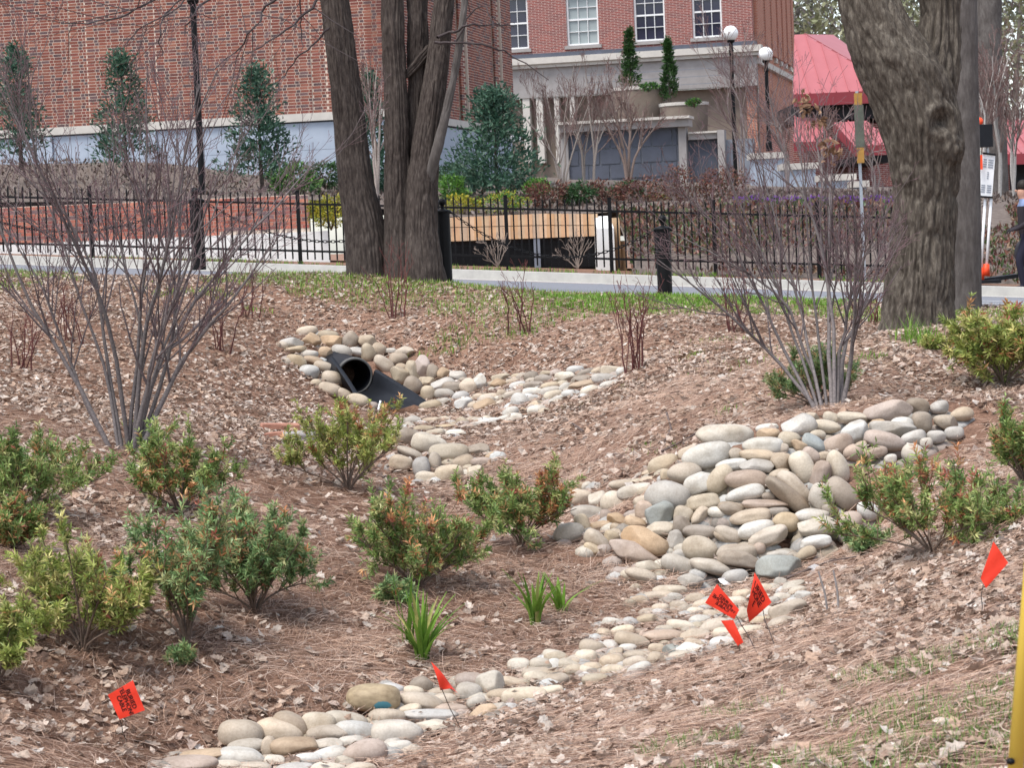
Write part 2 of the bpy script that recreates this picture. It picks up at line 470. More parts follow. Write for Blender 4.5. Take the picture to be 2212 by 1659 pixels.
# ------------------------------------------------------------------ river stones
def stone_mesh(seed, angular=0.0):
    bm = bmesh.new(); bmesh.ops.create_icosphere(bm, subdivisions=4, radius=1.0)
    V = np.array([v.co[:] for v in bm.verts]); T = np.array([[v.index for v in f.verts] for f in bm.faces]); bm.free()
    rs = np.random.RandomState(seed)
    p = 2.15 + 0.7 * rs.rand()
    S = (np.abs(V) ** p).sum(1) ** (-1.0 / p)
    V = V * S[:, None]
    o = rs.rand(3) * 40
    V = V * (1 + 0.10 * vnoise(V[:, 0] * 1.1 + o[0], V[:, 1] * 1.1 + o[1], V[:, 2] * 1.1 + o[2], seed))[:, None]
    V[:, 1] *= 1 + 0.16 * (rs.rand() - .5) * 2 * V[:, 0]
    if angular > 0:
        for _ in range(7):
            n = rs.randn(3); n[1] *= 1.3; n /= np.linalg.norm(n)
            h = 0.70 + 0.2 * rs.rand()
            dd = V @ n - h
            V = V - np.clip(dd, 0, None)[:, None] * n[None] * 0.93
        V = V * (1 + 0.02 * vnoise(V[:, 0] * 6, V[:, 1] * 6, V[:, 2] * 6, seed + 5))[:, None]
    else:
        for _ in range(rs.randint(1, 3)):
            n = rs.randn(3); n /= np.linalg.norm(n)
            dd = V @ n - 0.86
            V = V - np.clip(dd, 0, None)[:, None] * n[None] * 0.6
        V = V * (1 + 0.008 * vnoise(V[:, 0] * 7, V[:, 1] * 7, V[:, 2] * 7, seed + 5))[:, None]
    V -= (V.max(0) + V.min(0)) / 2
    V /= (V.max(0) - V.min(0)) / 2
    me = np_mesh('river_stone_mesh', V, [T], smooth=True)
    return me

M['stone'], _nt, _b = new_mat('river_stone', 0.62, 0.3)
_oi = N(_nt, 'ShaderNodeObjectInfo')
_g = N(_nt, 'ShaderNodeNewGeometry')
_vm = N(_nt, 'ShaderNodeVectorMath', operation='ADD')
_cmb = N(_nt, 'ShaderNodeCombineXYZ')
_nt.links.new(_oi.outputs['Random'], _cmb.inputs[0]); _nt.links.new(_oi.outputs['Random'], _cmb.inputs[2])
_sc = N(_nt, 'ShaderNodeVectorMath', operation='SCALE'); _sc.inputs['Scale'].default_value = 37.0
_nt.links.new(_cmb.outputs[0], _sc.inputs[0]); _nt.links.new(_g.outputs['Position'], _vm.inputs[0]); _nt.links.new(_sc.outputs[0], _vm.inputs[1])
_p = _vm.outputs[0]
_l1 = ramp(_nt, noise(_nt, _p, 7, 5, 0.6), [(0.28, (0.70, 0.66, 0.62)), (0.5, (0.98, 0.97, 0.96)), (0.72, (1.16, 1.15, 1.14))])
_l2 = ramp(_nt, noise(_nt, _p, 90, 4, 0.7), [(0.3, (0.84, 0.82, 0.8)), (0.6, (1.04, 1.04, 1.04))])
_l3 = ramp(_nt, noise(_nt, _p, 3.3, 3, 0.5), [(0.35, (1, 1, 1)), (0.66, (1.0, 0.95, 0.88)), (0.85, (0.98, 0.86, 0.72))])
_c = mix(_nt, 1.0, mix(_nt, 1.0, mix(_nt, 1.0, _oi.outputs['Color'], _l1, 'MULTIPLY'), _l2, 'MULTIPLY'), _l3, 'MULTIPLY')
_nt.links.new(_c, _b.inputs['Base Color'])
bump(_nt, _b, noise(_nt, _p, 55, 6, 0.7), 0.25, 0.006)
SMOOTH = [stone_mesh(s) for s in range(10)]
ANG = [stone_mesh(50 + s, 1.0) for s in range(6)]
for me_ in SMOOTH + ANG: me_.materials.append(M['stone'])
SCOL = {'t': (.45, .385, .31), 'g': (.43, .41, .38), 'w': (.53, .52, .49), 'y': (.43, .365, .275), 'b': (.30, .26, .22), 'o': (.41, .31, .215),
        'p': (.40, .33, .285), 'l': (.29, .315, .315), 'c': (.50, .45, .375)}
def stones_from(lst, ox, oy, zoom, parent, fat=0.9):
    for k, (x, y, a, b, ang, c) in enumerate(lst):
        s = 1.0 / (zoom * 1.16456)
        px, py = (ox + x / zoom) / 1.16456, (oy + y / zoom) / 1.16456
        a_, b_ = a * s, b * s
        h = hit(px, py + 0.55 * b_)
        d = h[1] - 0.45 * min(a_, b_) * h[1] / F
        m2p = d / F
        A, B = max(a_ * m2p, 0.03) * 1.10, max(b_ * m2p, 0.025) * (1.18 if zoom > 3.5 else 1.3)
        flat = B < 0.55 * A
        Cc = (0.72 * A if flat else 0.5 * (A + B)) * fat
        ctr = W(px, py, d) + (0 if zoom > 3.5 else np.array([0, 0, .12 * B]))
        t = math.radians(ang) 
        e1 = _r * math.cos(t) + _u * math.sin(t); e2 = -_r * math.sin(t) + _u * math.cos(t); e3 = -_f
        rr = random.Random(int(px * 13 + py * 7))
        if rr.random() < .5: e1, e3 = -e1, -e3
        if rr.random() < .5: e2, e3 = -e2, -e3
        me_ = rr.choice(ANG) if (c in 'ol' or rr.random() < 0.28) else rr.choice(SMOOTH)
        o = add('river_stone', me_, None, parent)
        o.matrix_basis = Matrix(((e1[0] * A, e2[0] * B, e3[0] * Cc, ctr[0]), (e1[1] * A, e2[1] * B, e3[1] * Cc, ctr[1]),
                                 (e1[2] * A, e2[2] * B, e3[2] * Cc, ctr[2]), (0, 0, 0, 1)))
        bc = SCOL[c]; v = rr.uniform(.86, 1.12); w_ = rr.uniform(-.03, .03)
        o.color = (bc[0] * v * (1 + w_), bc[1] * v, bc[2] * v * (1 - 1.6 * w_), 1)

ST_A = [(370,135,100,48,12,'t'),(200,255,125,52,5,'g'),(240,320,115,30,8,'y'),(415,235,80,75,-40,'o'),(585,180,100,50,-8,'y'),(610,240,115,60,0,'o'),(805,228,75,80,-40,'b'),
 (980,245,98,68,-10,'t'),(380,365,95,40,5,'g'),(560,355,75,62,-30,'o'),(715,345,100,65,-10,'g'),(900,345,105,42,-10,'g'),(975,350,80,75,-45,'y'),(1090,320,70,60,-30,'t'),
 (1200,330,60,25,0,'w'),(1350,340,90,50,0,'t'),(265,435,100,60,-25,'y'),(440,425,95,38,-5,'o'),(540,495,100,50,-15,'t'),(390,545,95,68,-15,'w'),(625,620,110,75,-10,'t'),
 (460,665,60,45,0,'y'),(600,720,110,60,-20,'t'),(740,770,90,50,-20,'t'),(880,830,110,60,-15,'y'),(1145,465,115,60,-40,'t'),(1290,415,92,62,5,'b'),(1320,500,60,40,0,'t'),
 (1290,580,90,75,-20,'y'),(1435,530,75,92,0,'y'),(1530,500,85,110,20,'p'),(1635,550,60,75,0,'b'),(1435,690,90,88,-20,'b'),(1570,645,85,48,0,'y'),(1585,770,68,78,0,'y'),
 (1745,565,60,60,50,'o'),(1890,585,85,52,-15,'g'),(1740,665,115,55,12,'g'),(1840,700,108,55,0,'b'),(1755,770,105,52,-5,'g'),(2000,695,80,80,45,'t'),(2095,660,70,95,-20,'w'),
 (1915,800,85,55,10,'g'),(1950,875,88,62,15,'w'),(1730,855,85,45,5,'g'),(1610,885,110,50,10,'y'),(2080,890,90,50,0,'t'),(2180,850,80,70,0,'t')]
ST_B = [(840,205,90,38,8,'y'),(1015,188,68,28,3,'y'),(820,270,80,55,-10,'o'),(960,245,75,35,10,'t'),(1010,285,82,40,10,'g'),(1150,200,70,60,30,'b'),(1305,165,75,35,5,'y'),
 (1280,220,100,45,0,'b'),(1170,285,100,45,0,'b'),(1485,205,100,58,0,'c'),(1590,125,85,42,5,'w'),(1690,160,90,40,15,'b'),(1805,140,60,38,20,'t'),(1960,145,115,55,-8,'c'),
 (2050,150,50,50,0,'w'),(1870,215,110,52,-5,'g'),(1350,285,105,38,8,'y'),(1345,345,105,50,10,'g'),(1160,355,105,48,0,'w'),(1650,220,100,40,10,'b'),(1680,280,150,48,8,'o'),
 (1930,270,100,35,15,'w'),(1490,310,60,50,30,'w'),(1370,385,95,50,10,'c'),(1550,370,95,45,5,'w'),(1730,335,90,50,15,'c'),(965,380,95,42,5,'t'),(1170,415,70,40,0,'g'),
 (1035,440,90,75,-10,'w'),(1390,430,90,32,25,'w'),(1205,470,90,38,5,'t'),(1200,530,90,50,15,'w'),(1050,530,70,30,0,'o'),(640,395,80,35,5,'t'),(680,480,110,60,10,'o'),
 (740,400,70,40,0,'t'),(940,560,80,60,10,'w'),(850,370,50,45,0,'t'),(1000,600,60,40,0,'w')]
ST_B2 = [(160,640,110,38,0,'t'),(340,660,50,30,0,'g'),(455,650,65,50,0,'y'),(270,620,60,30,0,'c'),(560,625,80,25,0,'t'),(700,610,50,25,0,'c'),(600,675,90,25,5,'g'),(720,650,110,40,10,'w'),
 (80,730,110,45,0,'y'),(260,705,90,28,5,'y'),(510,705,70,35,-5,'p'),(170,770,100,45,10,'c'),(390,770,100,45,0,'w'),(250,760,50,40,0,'w'),(180,815,60,25,0,'c'),(850,620,70,30,15,'w')]
ST_C = [(340,240,150,80,-10,'b'),(560,310,170,90,-15,'c'),(760,395,190,85,-3,'y'),(1050,375,110,68,-3,'b'),(380,410,150,48,-25,'t'),(275,505,115,75,-10,'t'),(478,545,85,95,0,'g'),
 (615,495,62,90,8,'t'),(900,495,110,65,15,'t'),(1090,490,110,45,-3,'p'),(760,615,135,85,10,'c'),(545,650,120,58,-5,'c'),(1000,580,90,45,10,'c'),(1180,430,60,30,20,'o'),
 (220,150,110,50,-30,'p'),(360,130,60,40,-5,'c'),(390,75,85,50,-5,'g'),(250,75,60,35,-20,'p')]
ST_D = [(280,660,130,48,-8,'o'),(385,660,50,48,0,'c'),(330,770,105,72,-5,'t'),(500,790,95,80,0,'c'),(660,830,130,110,-20,'c'),(400,930,165,75,-12,'g'),(580,960,60,65,0,'p'),
 (350,1050,70,110,25,'y'),(200,1120,150,85,10,'c'),(700,1000,115,62,-35,'o'),(525,1060,105,50,5,'o'),(690,1080,70,30,-25,'t'),(490,1205,140,75,-35,'t'),(630,1170,75,60,-25,'y'),
 (665,1135,60,45,0,'t'),(450,1290,100,40,-30,'y'),(870,1030,110,60,-20,'o'),(880,970,70,25,-5,'t'),(760,640,145,50,2,'t'),(1030,600,115,42,0,'t'),(880,715,180,75,8,'c'),
 (930,810,80,55,25,'t'),(970,900,95,90,0,'p'),(1205,755,220,140,0,'g'),(1130,950,140,115,20,'l'),(1150,440,155,88,25,'y'),(1000,540,65,45,20,'t'),(1185,545,60,60,0,'y'),
 (1370,525,165,100,-3,'t'),(1410,325,105,65,15,'t'),(1590,350,235,115,12,'w'),(1770,150,270,105,0,'c'),(1540,620,175,95,25,'w'),(1720,590,160,95,55,'y'),(1840,440,150,55,5,'w'),
 (1880,330,75,55,-10,'t'),(1560,815,160,75,10,'y'),(1520,955,105,58,55,'t'),(1355,945,90,80,-15,'c'),(1350,1060,100,90,-10,'b'),(1700,920,95,50,-10,'w'),(1840,890,120,60,-8,'b'),
 (1110,1095,145,80,-5,'c'),(970,1220,235,130,-15,'o'),(860,1320,250,90,-20,'p'),(1265,1200,90,90,15,'g'),(1325,1345,80,52,-5,'g'),(1525,1285,170,115,-5,'c'),(1525,1120,165,68,-5,'b'),
 (1800,1160,130,62,-25,'t'),(1315,1455,180,88,-15,'g'),(1640,1465,215,65,-12,'g'),(1900,1325,200,75,0,'t'),(1930,1390,215,75,-5,'b'),(2120,1270,60,55,0,'p'),(1430,1605,125,65,0,'g'),
 (1880,1580,130,80,0,'g'),(1000,1470,120,65,-15,'c'),(860,1560,130,55,-10,'c')]
ST_E = [(555,565,190,78,-2,'w'),(760,590,50,45,0,'t'),(510,665,175,55,-5,'t'),(610,445,110,55,10,'o'),(600,390,110,40,10,'w'),(920,365,165,100,15,'g'),(1050,275,75,40,-10,'t'),
 (1245,285,80,50,-15,'c'),(1450,290,145,58,-5,'c'),(1190,375,140,62,-8,'c'),(1110,455,75,45,-10,'c'),(825,505,110,75,0,'y'),(1075,550,130,70,-30,'l'),(1480,440,140,100,25,'w'),
 (1310,560,150,90,20,'p'),(1690,365,90,60,0,'o'),(1820,225,235,100,12,'p'),(2110,170,110,75,-10,'b'),(2150,330,100,95,0,'b'),(1860,400,220,70,-5,'g'),(1960,380,115,90,0,'w'),
 (2070,490,125,65,15,'g'),(1780,520,195,85,-10,'p'),(1460,640,90,75,20,'p'),(1545,570,60,40,15,'t'),(1660,640,140,55,10,'p'),(2080,650,120,90,-10,'g'),(1840,700,60,45,0,'g'),
 (2200,540,60,50,0,'g'),(2330,180,90,60,10,'g'),(2400,330,120,70,-10,'t'),(2300,480,90,60,5,'g'),(2560,250,110,65,5,'t'),(2480,440,90,60,0,'g'),(960,785,160,100,-65,'c'),(1140,850,130,88,70,'p'),(1170,670,75,42,0,'t'),(1310,780,165,92,-75,'c'),(1040,660,90,60,-40,'p'),(920,570,80,50,-20,'o'),(750,740,110,95,-20,'t'),
 (500,775,165,72,-12,'g'),(720,850,100,45,20,'t'),(390,915,205,95,-3,'p'),(375,1050,190,72,14,'w'),(890,990,210,75,-45,'t'),(810,1070,260,75,-40,'b'),(1145,1080,120,125,40,'g'),
 (1360,1060,190,105,-45,'b'),(580,1165,225,50,-2,'p'),(640,1080,100,40,-5,'b'),(430,1280,195,68,8,'t'),(240,1200,130,60,-10,'b'),(790,1335,128,88,-5,'y'),(1050,1270,165,65,3,'g'),
 (1230,1210,80,50,-20,'b'),(480,1410,185,75,15,'w'),(610,1490,195,85,20,'t'),(205,1460,135,65,-25,'t'),(1110,1380,190,90,5,'c'),(1430,1330,125,90,10,'p'),(1610,1220,110,80,-35,'w'),
 (1090,1540,150,60,10,'w'),(1010,1640,80,45,15,'o'),(310,1620,180,55,0,'t'),(520,1600,60,55,0,'p'),(700,1230,110,45,0,'b')]
ST_F = [(1750,165,165,82,0,'l'),(1755,60,95,32,0,'g'),(1955,50,78,42,25,'y'),(700,215,120,45,-15,'t'),(560,190,70,30,-10,'p'),(1230,520,60,35,0,'t'),(1120,500,70,30,0,'c'),(560,640,90,30,5,'c'),(420,660,60,30,0,'t'),(60,840,90,45,-10,'c'),(40,900,60,45,0,'w'),(920,330,125,28,0,'c'),(850,370,120,30,-3,'t'),(690,405,65,18,-5,'t'),(960,390,55,30,-5,'g'),(1115,395,78,40,0,'t'),(1190,440,95,40,5,'t'),(850,470,65,28,0,'t'),(990,450,70,30,0,'t'),
 (760,550,90,38,5,'y'),(620,575,60,25,0,'g'),(490,580,80,35,-10,'w'),(1160,560,90,35,0,'w'),(1010,600,110,38,-5,'c'),(870,640,80,25,5,'c'),(880,685,160,50,0,'p'),(1110,675,110,50,-8,'t'),
 (1260,620,120,60,15,'t'),(640,720,135,52,-15,'t'),(340,765,95,48,-15,'t'),(470,750,55,35,0,'g'),(600,780,70,30,-5,'w'),(820,780,60,40,0,'t'),(960,790,90,45,0,'l'),(1080,780,110,45,-5,'w'),
 (1110,745,75,30,-20,'t'),(1330,730,100,35,0,'w'),(680,830,110,30,0,'t'),(500,815,70,25,10,'t'),(290,840,80,45,0,'t'),(480,875,90,50,0,'t'),(660,880,90,45,0,'t'),(830,860,75,52,0,'t'),
 (690,930,90,45,15,'w'),(500,945,100,35,0,'c'),(160,895,85,45,5,'c'),(320,930,80,40,0,'c'),(190,940,70,40,0,'c'),(1000,835,90,25,5,'c'),
 (1480,370,80,45,0,'t'),(1650,320,60,35,0,'c'),(1850,310,100,45,25,'c'),(1890,340,70,25,10,'c'),(1780,390,70,35,0,'g'),(1930,380,60,40,0,'w'),(1700,420,60,40,0,'g'),(1660,500,80,45,0,'w'),
 (1820,490,140,65,15,'t'),(1610,570,75,38,10,'y'),(1780,580,115,45,20,'t'),(1480,520,70,50,0,'t'),(1540,640,100,35,10,'c'),(1420,420,80,40,0,'c'),(1760,270,50,30,0,'g'),(1350,500,70,40,0,'t'),(1330,660,80,40,0,'c')]
ST_G = [(1405,370,85,48,-5,'c'),(1590,370,95,48,-8,'c'),(1700,300,100,40,-8,'c'),(1940,310,85,52,0,'c'),(1990,235,100,52,-15,'t'),(2150,340,95,48,5,'t'),(1820,360,80,40,10,'t'),(1990,400,80,45,0,'t'),
 (2150,420,90,35,0,'w'),(1580,440,140,28,0,'t'),(1560,470,110,35,-5,'c'),(1700,490,100,50,10,'t'),(1840,420,60,40,0,'p'),(2020,490,105,45,0,'y'),(1360,520,100,40,-15,'t'),(1040,500,130,60,5,'p'),
 (1180,530,110,85,20,'c'),(630,540,90,62,20,'b'),(1010,590,100,65,-10,'g'),(390,565,100,35,0,'g'),(630,670,175,65,-12,'t'),(570,590,80,25,-5,'c'),(780,600,100,38,-5,'t'),(820,650,90,45,0,'t'),
 (540,735,90,45,10,'c'),(870,730,125,45,0,'p'),(1130,740,110,50,5,'o'),(1070,670,75,40,20,'g'),(1240,720,80,40,-5,'g'),(1300,610,140,40,5,'t'),(1450,620,170,60,5,'c'),(1650,590,110,45,15,'c'),
 (360,780,140,50,-3,'t'),(700,780,210,45,0,'g'),(440,915,190,85,3,'g'),(740,860,150,38,2,'c')]
ST_H = [(650,520,170,95,0,'t'),(950,490,190,75,-15,'t'),(1050,450,150,80,-25,'b'),(1270,430,130,75,0,'c'),(1480,410,170,65,-8,'c'),(1570,490,170,70,-12,'w'),(1350,505,170,55,3,'t'),(1080,620,180,70,0,'o'),
 (870,620,50,75,0,'t'),(700,610,150,55,10,'g'),(1330,600,130,50,0,'g'),(1530,580,105,38,0,'g'),(1640,660,165,85,5,'p'),(640,705,200,70,-3,'w'),(350,690,200,50,5,'o'),(1350,690,150,60,12,'w'),
 (1190,720,110,45,0,'w'),(920,735,80,40,0,'c'),(200,750,250,50,3,'p'),(1860,600,70,50,0,'g'),(1480,740,80,30,0,'c'),(1760,640,90,45,20,'g'),(1900,620,110,45,10,'w'),(500,780,150,50,0,'c'),(760,790,130,50,0,'t'),(1080,800,150,55,0,'g'),(1350,800,140,55,0,'c'),(1600,800,130,50,0,'t')]
e = empty('stone_headwall', hit(790, 850), 'river stones stacked around the mouth of the black drain pipe', 'stone bed'); stones_from(ST_A, 680, 800, 4, e)
e = empty('stone_bed', hit(1200, 850), 'arm of pale river stones running right from the drain pipe', 'stone bed'); stones_from(ST_B, 1050, 900, 4, e)
e = empty('stone_bed', hit(950, 960), 'flat river stones and large boulders where the pipe channel narrows', 'stone bed'); stones_from(ST_B2, 1050, 900, 4, e); stones_from(ST_C, 940, 1040, 4, e)
e = empty('stone_pile', hit(1650, 1150), 'tall heap of large smooth river stones below the right bare shrub', 'stone pile'); stones_from(ST_D, 1380, 1060, 4, e); stones_from(ST_E, 1780, 980, 4, e)
e = empty('stone_channel', hit(1100, 1480), 'winding bed of smaller river stones in the bottom of the swale', 'stone bed')
stones_from(ST_F, 1380, 1380, 3.0177, e); stones_from(ST_G, 860, 1560, 3.16, e); stones_from(ST_H, 400, 1690, 3.16, e)
# the stone with a patch of blue paint
M['bluestone'], _nt, _b = new_mat('stone_with_blue_paint', 0.6, 0.3)
_v = coords(_nt)
_c = ramp(_nt, noise(_nt, _v, 2.5, 5), [(0.3, (.24, .18, .11)), (0.7, (.42, .33, .21))])
_vd = N(_nt, 'ShaderNodeVectorMath', operation='DISTANCE'); _vd.inputs[1].default_value = (0.38, -0.38, 0.85)
_nt.links.new(_v, _vd.inputs[0])
_ad = N(_nt, 'ShaderNodeMath', operation='ADD'); _nt.links.new(_vd.outputs['Value'], _ad.inputs[0])
_mn = N(_nt, 'ShaderNodeMath', operation='MULTIPLY'); _nt.links.new(noise(_nt, _v, 4, 3), _mn.inputs[0]); _mn.inputs[1].default_value = 0.25
_nt.links.new(_mn.outputs[0], _ad.inputs[1])
_nt.links.new(mix(_nt, ramp(_nt, _ad.outputs[0], [(0.42, (1, 1, 1)), (0.46, (0, 0, 0))]), _c, (.08, .24, .29)), _b.inputs['Base Color'])
n0 = len(bpy.data.objects)
stones_from([(250, 635, 200, 88, 0, 'y')], 860, 1560, 3.16, None)
bs = [o for o in bpy.data.objects if o.parent is None and o.name.startswith('river_stone')][0]
_me = SMOOTH[3].copy(); _me.materials.clear(); _me.materials.append(M['bluestone']); bs.data = _me
_mb = bs.matrix_basis.copy()
for _k in range(3):                          # keep the axes as seen in the picture: x right, y up, z to the viewer
    pass
bs.name = 'river_stone_painted'
tag(bs, 'long brown river stone with a patch of turquoise paint', 'stone')
for c_ in range(3):
    ax = Vector((_mb[0][c_], _mb[1][c_], _mb[2][c_])); want = [Vector(_r), Vector(_u), Vector(-_f)][c_]
    if ax.dot(want) < 0:
        for r_ in range(3): _mb[r_][c_] = -_mb[r_][c_]
bs.matrix_basis = _mb
# ------------------------------------------------------------------ filler stones under the laid ones (real, small, uncounted)
def seg_dist(x, y, line):
    best = np.full(np.shape(x), 1e9)
    for (ax, ay), (bx, by) in zip(line[:-1], line[1:]):
        dx, dy = bx - ax, by - ay
        t = np.clip(((x - ax) * dx + (y - ay) * dy) / (dx * dx + dy * dy), 0, 1)
        best = np.minimum(best, np.hypot(x - ax - t * dx, y - ay - t * dy))
    return best
STONES = [o for o in bpy.data.objects if o.name.startswith('river_stone')]
SXY = np.array([[o.matrix_basis[0][3], o.matrix_basis[1][3], o.matrix_basis[2][3], max(abs(o.matrix_basis[0][0]), abs(o.matrix_basis[0][1]), 0.05)] for o in STONES])
def stone_clear(x, y):
    """distance to nearest stone edge in plan"""
    out = np.full(len(x), 1e9)
    for s in range(0, len(x), 5000):
        dd = np.hypot(x[s:s + 5000, None] - SXY[None, :, 0], y[s:s + 5000, None] - SXY[None, :, 1]) - SXY[None, :, 3] * 0.95
        out[s:s + 5000] = dd.min(1)
    return out

bm = bmesh.new(); bmesh.ops.create_icosphere(bm, subdivisions=2, radius=1.0)
IV = np.array([v.co[:] for v in bm.verts]); IT = np.array([[v.index for v in f.verts] for f in bm.faces]); bm.free()
fill = MB(); fcol = []
for sx, sy, sz, sr in SXY:
    pile = 12.6 < sy < 15.2 and sx > .9
    for _ in range(4 if pile else 2):
        a = RS.rand() * 6.28; rr = sr * RS.uniform(.75, 1.4)
        x, y = sx + rr * math.cos(a), sy + rr * math.sin(a) * 0.9
        r = RS.uniform(.035, .065) * (0.8 + 0.02 * sy) if not pile else RS.uniform(.06, .10)
        rr = rr if not pile else sr * RS.uniform(.2, 1.0); x, y = sx + rr * math.cos(a), sy + rr * math.sin(a) * .9 + (.06 if pile else 0)
        if sy > 23.2 and -2.1 < sx < -0.6: continue
        z = float(ground(x, y)) - r * (.75 if pile else .15)
        V = IV * np.array([r, r * RS.uniform(.7, 1), r * RS.uniform(.55, .8)]) * (1 + .12 * vnoise(IV[:, 0] * 1.5 + x * 9, IV[:, 1] * 1.5, IV[:, 2] * 1.5, 2))[:, None]
        fill.raw(V + [x, y, z], None, IT)
        c = np.array(SCOL[random.choice('tgwypbc')]) * RS.uniform(.75, 1.05) * (.8 if pile else 1)  # pile fillers darkened to paint in the shade of the gaps
        fcol.append(np.repeat(c[None], len(IV), 0))
fo = add('small_stones', fill.mesh('small_stones', True, np.concatenate(fcol)), vcol('small_stone', 0.7, 0.3))
tag(fo, 'small filler stones showing in the gaps of the stone beds', 'stones', kind='stuff')

# the soil sinks a little between and below the stones
_gv = np.empty(len(swale.data.vertices) * 3, np.float32); swale.data.vertices.foreach_get('co', _gv); _gv = _gv.reshape(-1, 3)
_near = np.where((_gv[:, 1] > 8) & (_gv[:, 1] < 27) & (np.abs(_gv[:, 0]) < 6))[0]
_cl2 = stone_clear(_gv[_near, 0].astype(float), _gv[_near, 1].astype(float))
_inpile = (_gv[_near, 1] > 12.6) & (_gv[_near, 1] < 15.2) & (_gv[_near, 0] > .9)
_gv[_near, 2] -= np.where(_inpile, .11, .03) * np.clip((.05 - _cl2) / .08, 0, 1)
swale.data.vertices.foreach_set('co', _gv.ravel()); swale.data.update()

# ------------------------------------------------------------------ leaf litter and pine straw
def sample_ground(n, y0, y1, wid=0.30):
    y = np.sqrt(RS.rand(n) * (y1 ** 2 - y0 ** 2) + y0 ** 2)
    x = (RS.rand(n) * 2 - 1) * (y * wid + (1.3 if wid > .29 else 0))
    return x, y
LCOL = np.array([(.46, .34, .265), (.54, .42, .345), (.35, .23, .165), (.25, .15, .105), (.58, .48, .41), (.19, .11, .08), (.41, .26, .18), (.64, .56, .50), (.48, .35, .29), (.14, .085, .065)])
def on_road(x, y): return y > edge_y(x) - np.where(x > -.6, .7, .3)
PIPEBOX = (W(720, 800, 24)[0], W(915, 900, 23)[0])
def litter(n, y0, y1, L0, L1, outline, z0, bright, colw=None):
    x, y = sample_ground(n, y0, y1)
    c = stone_clear(x, y)
    leafy = vnoise(x * .9, y * .6, 0, 21) * 0.5 + vnoise(x * 3, y * 3, 0, 22) * 0.4
    right = np.clip((x - (1.0 - (y - 9) * 0.25)) / 1.0, 0, 1) * (y < 12)
    farr = np.clip((y - 17) / 4, 0, 1)
    dens = np.clip(.26 + .2 * (y > 15) + leafy + .95 * right + .45 * farr, .12, 1)
    keep = (RS.rand(n) < dens) & (~on_road(x, y)) & ((c > -0.03 + .14 * ((y > 12.6) & (y < 15.2) & (x > .9))) | (RS.rand(n) < .07))
    pipe = (y > 22.2) & (y < 25.5) & (x > PIPEBOX[0]) & (x < PIPEBOX[1])
    keep &= ~pipe
    x, y, c = x[keep], y[keep], c[keep]; k = len(x)
    nrm = ground_n(x, y)
    L = RS.uniform(L0, L1, k) * RS.choice([.7, 1, 1.25], k)
    z = ground(x, y) + z0 + RS.rand(k) * 0.02 + np.where(c < -0.03, 0.05, 0)
    a = RS.rand(k) * 6.283
    d = np.stack([np.cos(a), np.sin(a), RS.normal(0, .35, k)], 1)
    nn = norm(nrm + RS.normal(0, .42, (k, 3)))
    curl = RS.uniform(-1.2, 2.2, k); bend = RS.uniform(-.6, .9, k)
    V, T = litter_leaves(np.stack([x, y, z], 1), d, nn, L, outline, curl, bend)
    ci = RS.choice(len(LCOL), k, p=[.16, .16, .13, .11, .11, .08, .08, .05, .08, .04])
    col = (LCOL[ci] * .74 + .26 * np.array([.37, .27, .21])) * RS.uniform(.78, 1.18, (k, 1)) * bright
    return V, T, np.repeat(np.clip(col * [1.07, 1.12, 1.14], 0, .85), len(outline) + 1, 0)
Vs, Ts, Cs, off = [], [], [], 0
for args in ((31000, 5.5, 13, .03, .075, OAKO, .004, 1.0), (30000, 5.5, 13, .02, .05, PLAIN[::2], .004, 1.0), (58000, 13, 20, .04, .075, PLAIN[::2] * [1.25, 1], .006, 1.0), (100000, 19, 33, .035, .075, PLAIN[::2] * [1.25, 1], .008, 1.0)):
    V, T, C_ = litter(*args)
    Vs.append(V); Ts.append(T + off); Cs.append(C_); off += len(V)
o = add('leaf_litter', np_mesh('leaf_litter', np.concatenate(Vs), [np.concatenate(Ts)], np.concatenate(Cs)), M['litter'])
tag(o, 'dead brown oak leaves strewn over the swale', 'leaves', kind='stuff')

